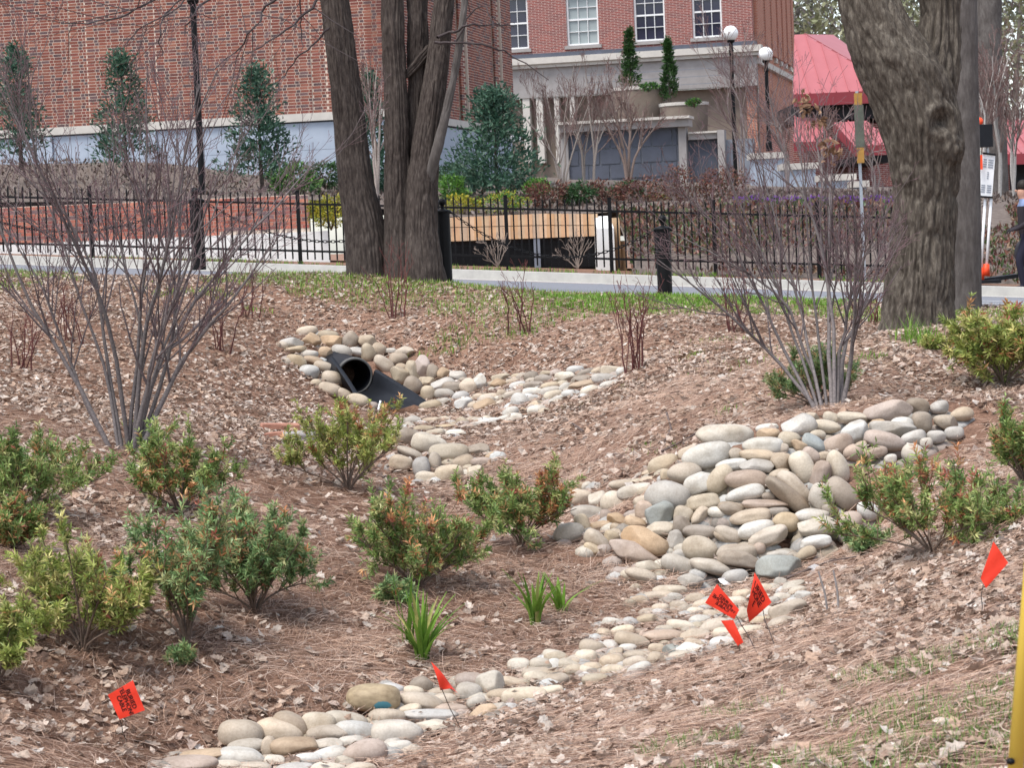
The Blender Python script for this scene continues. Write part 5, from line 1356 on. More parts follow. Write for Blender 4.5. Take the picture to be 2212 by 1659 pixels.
bx, by = np.meshgrid(np.arange(-34, 34.1, .4), np.concatenate([np.arange(44.35, 60, .35), np.arange(60, 125, 2.0)]))
bz = bf(bx, by) + .05 * vnoise(bx * .9, by * .9, 0, 5)
nx2 = bx.shape[1]; ii, jj = np.meshgrid(np.arange(bx.shape[0] - 1), np.arange(nx2 - 1), indexing='ij'); q = (ii * nx2 + jj).ravel()
o = add('terrace', np_mesh('terrace', np.stack([bx.ravel(), by.ravel(), bz.ravel()], 1), [np.stack([q, q + 1, q + nx2 + 1, q + nx2], 1)], smooth=True), M['bed'])
tag(o, 'planted terrace rising to the buildings', 'ground', kind='structure')
def bank2(x, y): return bf(np.asarray(x, float), np.asarray(y, float))
# bank right of the pillar down to the fence
xs = np.linspace(W(1343, 560, 43)[0], 30, 60); V = []
ysn = np.linspace(0, 1, 9)
for x in xs:
    y0, y1 = float(fence_y(x)) + .35, 44.6
    za, zb = float(road_z(x)) + .10, float(bank2(x, 44.6)) + .02
    for t in ysn: V.append((x, y0 + (y1 - y0) * t, za + (zb - za) * (t ** .85) + .04 * vnoise(x * 1.5, t * 4, 0, 3)))
Q = [[i * 9 + j, (i + 1) * 9 + j, (i + 1) * 9 + j + 1, i * 9 + j + 1] for i in range(59) for j in range(8)]
bank_V = np.array([[float(c) for c in v] for v in V]); o = add('bank', np_mesh('bank', bank_V, [np.array(Q)], smooth=True), M['bed'])
tag(o, 'leafy bank rising behind the right part of the fence', 'ground', kind='structure')

# leaf clouds -----------------------------------------------------------------------------
def cloud(parent, pts, nrm, L, Wd, cols, name='foliage', mat='leaf', rs=RS, up=.3):
    k = len(pts); d = norm(nrm + rs.normal(0, .7, (k, 3)) + [0, 0, up]); n2 = norm(nrm + rs.normal(0, .5, (k, 3)))
    V, T = blade_leaves(pts, d, n2, L * rs.uniform(.6, 1.3, k), Wd * rs.uniform(.7, 1.3, k), .15, .1)
    c = np.asarray(cols)[rs.choice(len(cols), k)] * rs.uniform(.75, 1.25, (k, 1))
    o = add(name, np_mesh(name, V, [T], np.repeat(c, 4, 0)), M[mat], parent); tag(o, kind='stuff'); return o
def clumpy(ctr, rad, n, rs, ncl, shell=.55):
    """points gathered in small clumps through an ellipsoid"""
    dirs = norm(rs.normal(0, 1, (ncl, 3))); rr = rs.uniform(shell, 1, (ncl, 1)); cc = dirs * rr
    w = rs.randint(0, ncl, n); loc = cc[w] + rs.normal(0, .13, (n, 3))
    return ctr + loc * rad, norm(loc + 1e-6)
def shrub(px, py, w, h, d, n, cols, label, seed, L=.09, Wd=.035, cat='shrub', name='low_shrub', base=None):
    rs = np.random.RandomState(seed); b = W(px, py, d); s = d / F; R, H = w * s * .5, h * s
    e = empty(name, b, label, cat)
    tb = Tubes()
    for k in range(6):
        a = k * 1.05; tb.add(np.array([b - [0, 0, .1], b + [math.cos(a) * R * .3, math.sin(a) * R * .3, H * .4], b + [math.cos(a) * R * .7, math.sin(a) * R * .6, H * .8]]), [.015, .01, .005], 4, (.12, .08, .06))
    tb.build('branches', e)
    P_, nn = clumpy(b + [0, 0, H * .5], np.array([R, R * .8, H * .52]), n, rs, 60)
    cloud(e, P_, nn, L, Wd, cols, rs=rs)
DG = [(.035, .085, .03), (.05, .12, .04), (.025, .06, .025), (.08, .16, .06)]
HG = [(.045, .11, .07), (.065, .14, .085), (.03, .08, .055), (.10, .18, .12)]
BG = [(.10, .24, .04), (.15, .30, .05), (.07, .17, .03)]
YG = [(.42, .36, .03), (.5, .42, .05), (.3, .3, .04), (.2, .26, .04)]
RB = [(.14, .05, .04), (.2, .075, .055), (.10, .04, .035), (.24, .12, .08), (.09, .07, .04)]
def evergreen(px, py, w, h, d, n, cols, label, seed, tipw=.12, L=.13):
    rs = np.random.RandomState(seed); b = W(px, py, d); s = d / F; R, H = w * s * .5, h * s
    e = empty('evergreen_tree', b, label, 'tree')
    m = MB(); m.tube([b - [0, 0, .3], b + [0, 0, H * .95]], [.05, .01], 7); m.build('trunk', M['bark'], e)
    tt = rs.rand(n) ** 1.25 ; ncl = 110
    ct = rs.rand(ncl) ** 1.15; ca = rs.rand(ncl) * 6.283; prof = lambda t: (1 - t) ** .75 * (1 - tipw) + tipw * (1 - t)
    cr = prof(ct) * rs.uniform(.35, 1.2, ncl)
    w_ = rs.randint(0, ncl, n)
    P_ = np.stack([np.cos(ca[w_]) * cr[w_] * R, np.sin(ca[w_]) * cr[w_] * R, (.04 + .95 * ct[w_]) * H], 1) + rs.normal(0, 1, (n, 3)) * [R * .16, R * .16, H * .04]
    nn = norm(np.stack([np.cos(ca[w_]), np.sin(ca[w_]), np.full(n, .5)], 1))
    cloud(e, b + P_, nn, L, L * .36, cols, rs=rs)
evergreen(45, 335, 115, 230, 49, 1900, HG, 'dark evergreen tree at the left edge against the brick', 1)
evergreen(272, 350, 130, 230, 49, 2000, HG, 'narrow dark evergreen tree left of the tall lamp post', 2)
evergreen(565, 385, 145, 235, 49, 2600, HG, 'dark evergreen tree right of the tall lamp post', 3)
evergreen(812, 430, 80, 260, 50, 2200, HG, 'dark evergreen tree showing between the tree trunks', 4)
evergreen(1075, 432, 215, 232, 49.5, 5200, HG, 'broad bluish evergreen tree at the corner of the brick building', 5, .2)
evergreen(1363, 186, 37, 122, 85, 1800, [(.02, .06, .012), (.035, .09, .02), (.05, .11, .03)], 'columnar evergreen in the left stone planter', 6, .55, .15)
evergreen(1447, 214, 33, 130, 84, 1800, [(.02, .06, .012), (.035, .09, .02), (.05, .11, .03)], 'columnar evergreen in the right stone planter', 7, .55, .15)
shrub(640, 432, 110, 75, 47, 1500, BG + DG, 'bright green rounded shrub left of the tree trunks', 11)
shrub(705, 405, 90, 60, 50, 900, DG, 'dark green shrub behind the bright green one', 12)
shrub(980, 432, 70, 50, 48, 800, BG, 'bright green shrub right of the tree trunks', 13)
shrub(985, 395, 90, 40, 52, 800, DG, 'dark low shrub against the grey building base', 14)
shrub(715, 485, 110, 60, 44.0, 1500, YG, 'yellow flowering low shrub left of the tree trunks', 15, .06, .03)
shrub(1000, 462, 90, 40, 45.9, 900, YG, 'yellow flowering low shrub right of the tree trunks', 16, .06, .03)
shrub(1085, 458, 110, 42, 45.9, 1000, YG + BG, 'yellow green low shrub above the tan wall', 17, .06, .03)
for k, (x, y, w, h, c, lab) in enumerate(((1185, 452, 110, 60, RB, 'red brown shrub right of the broad evergreen'), (1250, 440, 80, 45, DG, 'dark green shrub under the white stemmed trees'), (1300, 455, 110, 60, RB, 'red brown shrub above the white pillar'), (1390, 450, 120, 66, RB, 'red brown shrub left of the lone bollard finial'),
        (1480, 448, 120, 90, RB, 'tall red leaved shrub behind the right part of the fence'), (1570, 445, 120, 80, RB, 'red leaved shrub in front of the grey pedestals'), (1160, 420, 60, 30, BG, 'small bright green shrub beside the broad evergreen'), (1420, 452, 90, 30, [(.24, .22, .06), (.3, .26, .08), (.16, .16, .05)], 'olive yellow shrub on top of the leafy bank'), (1350, 440, 70, 45, DG, 'dark green shrub among the red brown ones'))):
    shrub(x, y, w, h, 46.6 + .25 * k, 1100, c, lab, 30 + k, .07, .035)
PU = [(.22, .06, .42), (.30, .10, .5), (.16, .05, .3), (.05, .09, .03), (.1, .14, .04)]
for k, x in enumerate((1620, 1690, 1760, 1830, 1900)):
    shrub(x, 450, 80, 26, 45.2, 700, PU, ['purple flowering mound behind the right shrub, first from the left', 'purple flowering mound, second from the left', 'purple flowering mound, third from the left', 'purple flowering mound beside the steel sign post', 'purple flowering mound next to the oak trunk'][k], 50 + k, .05, .03)
# ground covers on the bank and terrace
k = 32000; i = RS.randint(0, 59, k); j = RS.randint(0, 8, k); base = bank_V.reshape(60, 9, 3); fr = RS.rand(k, 1); f2 = RS.rand(k, 1)
P_ = base[i, j] * (1 - fr) * (1 - f2) + base[i + 1, j] * fr * (1 - f2) + base[i, j + 1] * (1 - fr) * f2 + base[i + 1, j + 1] * fr * f2 + np.array([0, -.05, .05]) * RS.rand(k, 1) * 2
dm = (vnoise(P_[:, 0] * .8, P_[:, 2] * 2, 0, 8) > -.5)
o = cloud(None, P_[dm], np.tile([0, -.6, .8], (dm.sum(), 1)), .12, .05, RB + [(.06, .10, .03), (.10, .14, .05), (.3, .2, .13)], 'ground_cover', 'leaf')
tag(o, 'brown and green creeping ground cover on the bank behind the fence', 'ground cover', kind='stuff')
k = 9000; x = RS.uniform(-13, 14, k); y = RS.uniform(44.4, 58, k); P_ = np.stack([x, y, bank2(x, y) + .02], 1)
o = cloud(None, P_, np.tile([0, -.2, 1.0], (k, 1)), .12, .05, LCOL[[0, 2, 3, 5, 8, 9]] * [.5, .58, .66], 'terrace_litter', 'litter', up=0); tag(o, 'fallen leaves over the terrace beds', 'leaves', kind='stuff')
k = 5000; x = RS.uniform(-7, 7, k); y = curb_y(x) + RS.uniform(.25, 2.6, k); c_ = vnoise(x * 1.2, y * 2, 0, 15) > .25
m = MB(); V, Q, T, c = grass_at(x[c_], y[c_], road_z(x[c_]) + .13, .04, .12, .012, GCOL[:3] + [(.07, .09, .05)]); m.raw(V, Q, T)
o = add('verge_weeds', m.mesh('verge_weeds', False, c), M['grass']); tag(o, 'green weeds in the strip at the foot of the fence', 'weeds', kind='stuff')
SPV = {0: (5, .5, 34, .12, .2, (.3, .24, .2)), 1: (2, .4, 36, .12, .2, (.32, .25, .21)), 'rmin': .004}
for k, (x, y, lab) in enumerate(((1075, 572, 'small leafless bush at the fence foot near the middle bollard'), (1248, 576, 'small leafless bush at the fence foot before the dark garage gate'))):
    st = [[(x, y), (x + a * .5, y - h * .5), (x + a, y - h)] for a, h in ((-32, 55), (-16, 66), (0, 70), (16, 66), (30, 58), (-44, 30))]
    bare_shrub('bare_bush', st, 37.6, lab, 'bush', 400 + k, SPV, .010, .1, base=W(x, y, 37.6), scol=(.3, .24, .2))

# ------------------------------------------------------------------ lamps
def lamp(px, py_globe, r_px, d, base_py, label, n):
    g = W(px, py_globe, d); r = r_px * d / F; b = np.array([g[0], g[1], W(px, base_py, d)[2]])
    e = empty('street_lamp', b, label, 'street lamp', 'globe lamps')
    m = MB(); hh = g[2] - r * .9 - b[2]
    m.lathe(b, [(.10, 0), (.10, .25), (.07, .3), (.065, .35), (.058, hh - .35), (.08, hh - .3), (.06, hh - .25), (.058, hh - .08), (.10, hh - .06), (.12, hh), (.02, hh + .005)], 14); m.build('lamp_post', M['black'], e)
    m = MB(); m.lathe(g, [(max(.002, r * math.sin(a)), -r * math.cos(a)) for a in np.linspace(.02, math.pi - .02, 16)], 24); m.build('globe', M['globe'], e, True)
lamp(1578, 71, 16.5, 68, 430, 'white globe lamp in front of the right window', 0)
lamp(1654, 116, 15.5, 73, 326, 'white globe lamp standing on the stone pedestal', 1)
lamp(415, -24, 26, 46, 445, 'tall black lamp post before the brick building, globe cut by the top edge', 2)
g = W(1112, 303, 60); e = empty('path_light', g - [0, 0, .8], 'small white domed light beside the broad evergreen', 'light'); m = MB(); m.lathe(g, [(.02, -.8), (.02, -.05), (.20, -.03), (.19, .03), (.12, .1), (.03, .15), (.001, .155)], 16); m.build('light_dome', M['whitepaint'], e, True)
# ------------------------------------------------------------------ far brick building with tall windows
C2 = W(1628, 120, 97.0)
def F2(px, py, off=0.0):
    p = on_plane(px, py, C2 - VV * off, VV); return np.dot(p - C2, UU), p[2]
def rect(mb, px0, px1, py0, py1, off=0.0, thick=.3, ref=None):
    """box standing on a plane `off` metres in front of the far facade; its corners from the frame"""
    pm_ = (px0 + px1) / 2 if ref is None else ref
    a, b = F2(px0, py0, off)[0], F2(px1, py0, off)[0]; z1, z0 = F2(pm_, py0, off)[1], F2(pm_, py1, off)[1]
    o_ = C2 * [1, 1, 0] - VV * off + UU * a + [0, 0, z0]
    mb.box(o_ + VV * thick, UU * (b - a), -VV * thick, (0, 0, z1 - z0)); return a, b, z0, z1
M['farbrick'], _nt, _b = new_mat('far_red_brick', .9, .1)
_v = coords(_nt); _mp = N(_nt, 'ShaderNodeMapping'); _mp.inputs['Rotation'].default_value = (math.radians(90), 0, 0); 
_sx = N(_nt, 'ShaderNodeSeparateXYZ'); _nt.links.new(_v, _sx.inputs[0])
_ad = N(_nt, 'ShaderNodeMath', operation='ADD'); _nt.links.new(_sx.outputs[0], _ad.inputs[0]); _nt.links.new(_sx.outputs[1], _ad.inputs[1])
_cb = N(_nt, 'ShaderNodeCombineXYZ'); _nt.links.new(_ad.outputs[0], _cb.inputs[0]); _nt.links.new(_sx.outputs[2], _cb.inputs[1])
_bt = N(_nt, 'ShaderNodeTexBrick', Scale=1.0); _bt.inputs['Color1'].default_value = (.27, .07, .06, 1); _bt.inputs['Color2'].default_value = (.17, .055, .055, 1); _bt.inputs['Mortar'].default_value = (.42, .33, .29, 1)
_bt.inputs['Brick Width'].default_value = .215; _bt.inputs['Row Height'].default_value = .0677; _bt.inputs['Mortar Size'].default_value = .009
_nt.links.new(_cb.outputs[0], _bt.inputs[0]); _nt.links.new(_bt.outputs[0], _b.inputs['Base Color']); bump(_nt, _b, _bt.outputs['Fac'], -.3, .01)
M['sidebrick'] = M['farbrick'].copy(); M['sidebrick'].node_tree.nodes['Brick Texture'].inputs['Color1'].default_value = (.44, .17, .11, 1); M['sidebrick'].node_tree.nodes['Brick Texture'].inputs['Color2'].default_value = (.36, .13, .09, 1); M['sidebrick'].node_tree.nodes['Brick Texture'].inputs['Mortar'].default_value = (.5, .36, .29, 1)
M['glassd'] = plain('dark_window_glass', (.035, .035, .06), (.02, .02, .04), .6, .12, 0, .6)
M['glassl'] = plain('window_glass_with_blind', (.34, .38, .38), (.25, .29, .3), .6, .2, 0, .5)
e = empty('window_building', C2 * [1, 1, 0] + [0, 0, CAMZ], 'far red brick building with tall white sash windows and stone ground floor', 'building')
wins = [(1072, 1141, 102, 'glassd'), (1224, 1293, 96, 'glassl'), (1370, 1437, 88.5, 'glassd'), (1496, 1560, 83, 'glassd')]
zb = F2(1300, 107)[1]; zs = F2(1300, 94)[1]; zt = zs + 2.12
xl = F2(900, 50)[0]; us = []
for a, b, s_, g in wins: us.append((F2(a, 60)[0], F2(b, 60)[0]))
def wall_box(mb, a, b, z0, z1, th=.35, off=0.0): mb.box(C2 * [1, 1, 0] - VV * off + UU * a + VV * th + [0, 0, z0], UU * (b - a), -VV * th, (0, 0, z1 - z0))
m = MB(); cur = xl
for a, b in us: wall_box(m, cur, a, zs, zt); cur = b
wall_box(m, cur, 0, zs, zt); wall_box(m, xl, 0, zb, zs - .002); wall_box(m, xl, 0, zt + .002, zt + 4)
m.build('brick_wall', M['farbrick'], e)
for (a, b), (_, _, _, g) in zip(us, wins):
    wz = MB(); fr = .075; w_ = b - a
    wall_box(wz, a, a + fr, zs, zt, .12, -.1); wall_box(wz, b - fr, b, zs, zt, .12, -.1); wall_box(wz, a + fr, b - fr, zs, zs + fr, .12, -.1); wall_box(wz, a + fr, b - fr, zt - fr, zt, .12, -.1)
    wo = wz.build('window', M['whitepaint'], e)
    iw, ih = (w_ - 2 * fr) / 3, (zt - zs - 2 * fr) / 4
    mm = MB()
    for k in (1, 2): wall_box(mm, a + fr + iw * k - .012, a + fr + iw * k + .012, zs + fr, zt - fr, .05, -.14)
    for k in (1, 2, 3):
        h_ = .035 if k == 2 else .012
        for q_ in range(3): wall_box(mm, a + fr + iw * q_ + (.013 if q_ else 0), a + fr + iw * (q_ + 1) - (.013 if q_ < 2 else 0), zs + fr + ih * k - h_, zs + fr + ih * k + h_, .05, -.14)
    mm.build('glazing_bars', M['whitepaint'], wo)
    for r in range(4):
        for c_ in range(3):
            p = MB(); wall_box(p, a + fr + iw * c_ + .001, a + fr + iw * (c_ + 1) - .001, zs + fr + ih * r + .001, zs + fr + ih * (r + 1) - .001, .02, -.20); p.build('pane', M[g], wo)
    p = MB(); wall_box(p, a - .1, b + .1, zs - .14, zs - .001, .3, .08); p.build('sill', M['lime'], wo)
m = MB(); zc_t, zc_m, zc_b = F2(1340, 119)[1], F2(1340, 128)[1], F2(1340, 136)[1]
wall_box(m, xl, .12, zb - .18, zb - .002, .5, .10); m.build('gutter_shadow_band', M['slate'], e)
m = MB(); wall_box(m, xl, .35, zc_m, zb - .182, .7, .35); wall_box(m, xl, .25, zc_b, zc_m - .002, .6, .22); m.build('cornice', M['cream'], e)
zw = F2(1340, 200)[1]
m = MB(); wall_box(m, xl, .1, zw, zc_b - .002, .5, .05); m.build('stone_wall', M['lime'], e)
for k in range(3):
    z_ = zw + .15 + .3 * k; m = MB(); wall_box(m, F2(1270, 170)[0], F2(1560, 170)[0], z_, z_ + .02, .02, .5); m.build('railing_cable', M['slatelight'], e)
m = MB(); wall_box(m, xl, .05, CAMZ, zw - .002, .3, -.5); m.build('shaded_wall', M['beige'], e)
for a, b in ((1128, 1143), (1157, 1171), (1196, 1206), (1230, 1240)):
    m = MB(); rect(m, a, b, 205, 352, .0, .4); m.build('pilaster', M['cream'], e)
# right hand side with projecting piers
def S2(px, py):
    p = on_plane(px, py, C2, UU); return np.dot(p - C2, VV), p[2]
def side_box(mb, v0, v1, z0, z1, th=.3, off=0.0): mb.box(C2 * [1, 1, 0] + VV * v0 + UU * (off - th) + [0, 0, z0], VV * (v1 - v0), UU * th, (0, 0, z1 - z0))
SD2 = 14.5; m = MB(); side_box(m, .352, SD2, CAMZ, zt + 4, .4, 0); m.build('side_wall', M['sidebrick'], e)
zsill = S2(1660, 118)[1]
vs = [S2(x, 60)[0] for x in (1643, 1657, 1670, 1681, 1691, 1701)]
for v0 in vs:
    m = MB(); side_box(m, v0, v0 + .55, zsill, zt + 2.2, .02, .012); m.build('side_slot', M['farbrick'], e)
    m = MB(); side_box(m, v0 - .1, v0 + .65, zsill - .2, zsill - .002, .1, .1); m.build('side_sill', M['cream'], e)
for v0, v1 in zip([0.6] + [v + .58 for v in vs], [vs[0] - .03] + [v - .03 for v in vs[1:]] + [SD2]):
    if v1 - v0 > .1: m = MB(); side_box(m, v0, v1, zsill, zt + 3.5, .14, .15); m.build('pier', M['sidebrick'], e)
m = MB(); zb2 = S2(1660, 140)[1]; zb3 = S2(1660, 152)[1]; side_box(m, 0.2, SD2, zb3, zb2, .25, .2); m.build('side_band', M['cream'], e)

# ---- stone planters, ramp walls and pedestals before it
e = empty('planter', W(1388, 256, 84.5), 'curved beige stone planter holding the left columnar evergreen', 'planter')
def half_drum(e, px0, px1, pyt, pyb, d):
    c = W((px0 + px1) / 2, pyt, d + 1.0); r = (px1 - px0) / 2 * d / F; z1, z0 = c[2], W((px0 + px1) / 2, pyb, d)[2]
    m = MB(); m.lathe((c[0], c[1], 0), [(r * .9, z0 - .6), (r * .95, z0), (r, z1 - .12)], 28); m.build('planter_wall', M['beige'], e, True)
    m = MB(); m.lathe((c[0], c[1], 0), [(r * .99, z1 - .12), (r * 1.03, z1 - .11), (r * 1.03, z1), (r * .9, z1 + .002), (.01, z1 - .04)], 28); m.build('planter_coping', M['cream'], e)
half_drum(e, 1318, 1442, 189, 262, 84)
e = empty('planter', W(1476, 270, 83), 'curved beige stone planter holding the right columnar evergreen', 'planter'); half_drum(e, 1424, 1530, 222, 270, 82.5)
shrub(1400, 192, 40, 12, 83.3, 300, BG + DG, 'small green plants in the left stone planter', 90, .12, .06, 'plants')
shrub(1500, 226, 30, 10, 82, 250, BG + DG, 'small green plants in the right stone planter', 91, .12, .06, 'plants')
e = empty('ramp_wall', W(1350, 404, 80), 'dark grey block wall with pale coping below the planters', 'wall')
OFF = 16.5
m = MB(); rect(m, 1205, 1487, 262, 279, OFF + .35, .9, 1346); m.build('lintel', M['lime'], e)
m = MB(); rect(m, 1203, 1489, 256, 261.8, OFF + .5, 1.1, 1346); m.build('coping', M['cream'], e)
rows = [(284, 318), (321, 352), (355, 384), (387, 412)]
m = MB(); rect(m, 1226, 1464, 280, 415, OFF - .05, .4, 1346); m.build('joint_backing', M['slatelight'], e)
for r, (a, b) in enumerate(rows):
    x = 1228 - (r % 2) * 22
    while x < 1462:
        x0, x1 = max(x, 1228), min(x + 43, 1462)
        if x1 - x0 > 6: m = MB(); rect(m, x0 + .8, x1 - .8, a, b, OFF, .04, 1346); m.build('block', M['slate'], e)
        x += 45
for a, b in ((1464.5, 1481), (1206, 1225.5), (1549, 1564)):
    m = MB(); rect(m, a, b, 280, 415, OFF + .1, .5, 1346 if a < 1500 else 1550); m.build('stone_post', M['lime'], e)
m = MB(); rect(m, 1487, 1548.5, 283, 287, OFF + .1, .6, 1518); m.build('side_coping', M['cream'], e)
m = MB(); rect(m, 1487, 1548.5, 287.2, 300, OFF, .5, 1518); m.build('side_lintel', M['lime'], e)
m = MB(); rect(m, 1482, 1548.5, 300.3, 415, OFF - .3, .3, 1518); m.build('side_wall', M['slate'], e)
m = MB(); rect(m, 1565, 1628, 300, 415, OFF - .2, .3, 1590); m.build('return_wall', M['slatelight'], e)
for a, b, t, d, lab in ((1622, 1700, 327, 71, 'grey stone pedestal carrying the globe lamp'), (1689, 1768, 350, 69, 'grey stone pedestal one step lower to the right'), (1772, 1850, 374, 67, 'grey stone pedestal two steps lower'), (1842, 1878, 389, 66, 'grey stone pedestal lowest by the steel post')):
    e = empty('pedestal', W((a + b) / 2, 430, d), lab, 'pedestal'); A, B = W(a, t + 15, d), W(b, t, d)
    m = MB(); m.aabox(A[0], B[0], d, d + 1.2, B[2] - .18, B[2]); m.build('cap', M['cream'], e)
    m = MB(); m.aabox(A[0] + .08, B[0] - .08, d + .08, d + 1.1, B[2] - 1.6, B[2] - .182); m.build('body', M['marble'], e)

# ------------------------------------------------------------------ pavilion with red metal roofs
e = empty('red_roof_pavilion', W(1800, 420, 84), 'pavilion with tiered red standing seam metal roofs left of the oak', 'pavilion')
def facet(e, E0, E1, R1, R0, seams=.45, name='roof_slope'):
    E0, E1, R1, R0 = [np.asarray(v, float) for v in (E0, E1, R1, R0)]
    m = MB(); n = np.cross(E1 - E0, R0 - E0); n /= np.linalg.norm(n)
    if n[1] > 0: n = -n
    V = np.array([E0, E1, R1, R0]); m.raw(np.vstack([V, V - n * .08]), [[0, 1, 2, 3], [7, 6, 5, 4], [0, 4, 5, 1], [1, 5, 6, 2], [2, 6, 7, 3], [3, 7, 4, 0]])
    fo_ = m.build(name, M['roof'], e)
    L = np.linalg.norm(E1 - E0); k = int(L / seams)
    for i in range(k + 1):
        p = E0 + (E1 - E0) * (i + .3) / (k + 1)
        # run up the slope until the upper edge of the facet
        sdir_ = R0 - (E0 + (E1 - E0) * np.dot(R0 - E0, E1 - E0) / L ** 2); H_ = np.linalg.norm(sdir_); sdir_ /= H_
        t0 = np.dot(p - E0, E1 - E0) / L; tR0 = np.dot(R0 - E0, E1 - E0) / L; tR1 = np.dot(R1 - E0, E1 - E0) / L
        h = H_
        if t0 > tR1: h = H_ * max(0, (L - t0) / max(1e-6, L - tR1))
        if t0 < tR0: h = H_ * max(0, t0 / max(1e-6, tR0))
        if h > .2:
            sm_ = MB(); ud = (E1 - E0) / L; sm_.box(p - ud * .018, ud * .036, n * .05, sdir_ * h); sm_.build('seam', M['roof'], fo_)
def fascia(e, A, B, h, th=.12, mat='fascia', name='fascia'):
    A, B = np.asarray(A, float), np.asarray(B, float); m = MB(); m.box(A - [0, th, h], B - A, (0, th, 0), (0, 0, h)); m.build(name, M[mat], e)
facet(e, W(1713, 203.5, 82), W(1940, 193, 82), W(1736, 73, 86), W(1716, 74, 86))
facet(e, W(1940, 193, 82), W(1960, 190, 95), W(1800, 74, 92), W(1736, 73, 86), .6)
fascia(e, W(1713, 203.5, 82), W(1940, 193, 82), .42)
m = MB(); A, B = W(1716, 262, 82.6), W(1935, 214, 82.6); m.aabox(A[0], B[0], 82.6, 88, A[2], B[2]); m.build('eave_shade', M['dark'], e)  # dark box painting in the shaded recess below the upper eave
facet(e, W(1714, 307, 79.5), W(1800, 304, 79.5), W(1768, 255, 82.5), W(1716, 252, 82.5), .4)
fascia(e, W(1714, 307, 79.5), W(1815, 304, 79.5), .3)
facet(e, W(1846, 315, 77), W(1930, 311, 77), W(1872, 260, 80.5), W(1802, 264, 80.5), .28)
fascia(e, W(1846, 315, 77), W(1932, 311, 77), .33)
A, B = W(1800, 264, 79.8), W(1848, 316, 76.95); m = MB(); m.raw([A, B, B - [0, 0, .33], A - [0, 0, .33], A + [.02, .2, 0], B + [.02, .2, 0], B + [.02, .2, -.33], A + [.02, .2, -.33]], [[0, 3, 2, 1], [4, 5, 6, 7], [0, 1, 5, 4], [1, 2, 6, 5], [2, 3, 7, 6], [3, 0, 4, 7]]); m.build('raking_fascia', M['fascia'], e)
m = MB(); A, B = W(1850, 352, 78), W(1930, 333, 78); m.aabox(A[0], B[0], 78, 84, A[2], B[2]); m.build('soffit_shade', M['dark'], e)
m = MB(); A, B = W(1718, 440, 83), W(1960, 262, 83); m.aabox(A[0], B[0], 83, 90, A[2], B[2]); m.build('brick_wall', M['farbrick'], e)
e = empty('red_roof_pavilion', W(2230, 420, 84), 'second red metal roof at the far right edge', 'pavilion')
facet(e, W(2150, 333, 78), W(2420, 325, 78), W(2330, 262, 82), W(2160, 258, 82), .4); fascia(e, W(2150, 333, 78), W(2420, 325, 78), .35)
m = MB(); A, B = W(2165, 440, 80), W(2400, 340, 80); m.aabox(A[0], B[0], 80, 86, A[2], B[2]); m.build('brick_wall', M['farbrick'], e)
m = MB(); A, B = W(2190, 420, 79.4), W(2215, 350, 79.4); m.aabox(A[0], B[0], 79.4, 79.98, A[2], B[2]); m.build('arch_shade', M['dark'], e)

# ------------------------------------------------------------------ bare trees near the buildings
SPT = {0: (7, .5, 26, .08, .3, (.24, .18, .16)), 1: (5, .5, 30, .10, .2, (.2, .12, .11)), 2: (3, .5, 35, .1, .1, (.19, .11, .10)), 'rmin': .005}
def myrtle(base, stems, d, label, seed, r=.03, col=(.36, .31, .275), spec=SPT):
    bare_shrub('crape_myrtle', [[base] + s for s in stems], d, label, 'tree', seed, spec, r, .4, base=W(base[0], base[1], d), scol=col)
myrtle((1215, 420), [[(1200, 350), (1175, 290), (1140, 190)], [(1210, 340), (1190, 250), (1170, 150)], [(1222, 340), (1218, 250), (1240, 140)], [(1232, 340), (1260, 260), (1290, 170)], [(1205, 350), (1150, 270), (1110, 230)]], 56, 'pale multi stemmed bare tree nearest the broad evergreen', 501)
myrtle((1262, 405), [[(1260, 330), (1245, 270), (1225, 170)], [(1263, 330), (1280, 250), (1300, 150)], [(1256, 320), (1235, 260), (1270, 190)]], 57, 'pale single trunk bare tree before the grey block wall', 502)
myrtle((1282, 408), [[(1284, 330), (1275, 265), (1265, 160)], [(1286, 330), (1300, 250), (1330, 150)], [(1284, 320), (1310, 270), (1360, 200)]], 56.5, 'pale forked bare tree before the grey block wall', 503)
myrtle((1358, 415), [[(1345, 340), (1310, 270), (1290, 240)], [(1358, 330), (1365, 260), (1340, 180)], [(1368, 345), (1400, 290), (1440, 250)], [(1350, 330), (1330, 250), (1310, 190)]], 54, 'brown bare tree before the middle of the block wall', 504, .04, (.26, .19, .16))
myrtle((815, 440), [[(806, 330), (800, 230), (790, 120)], [(818, 330), (822, 220), (826, 110)], [(812, 340), (805, 250), (815, 140)]], 43, 'pale slender bare tree showing between the dark trunks', 505, .035)
for k, (x, y, t, d, lab) in enumerate(((1700, 430, 220, 50, 'bare tree left of the steel sign post'), (1600, 440, 120, 52, 'bare tree before the brick corner of the far building'), (1780, 430, 240, 51, 'bare tree before the red roofs'), (1890, 430, 290, 50, 'pale bare sapling before the lowest red roof'))):
    rs = np.random.RandomState(600 + k); st = [[(x + rs.normal(0, 6), y - (y - t) * .4), (x + rs.normal(0, 22), y - (y - t) * .72), (x + rs.normal(0, 45), t + rs.uniform(-20, 40))] for _ in range(4)]
    myrtle((x, y), st, d, lab, 610 + k, .026, (.26, .22, .21))
for k, (x, t, lab) in enumerate(((2130, 150, 'pale bare tree behind the portable sign, left one'), (2160, 120, 'pale bare tree behind the portable sign, right one'), (2190, 180, 'pale bare tree at the right edge'))):
    rs = np.random.RandomState(640 + k); st = [[(x + rs.normal(0, 4), 330), (x + rs.normal(0, 16), 240), (x + rs.normal(0, 30), t)] for _ in range(4)]
    myrtle((x, 425), st, 50 + k, lab, 650 + k, .04, (.46, .43, .40))
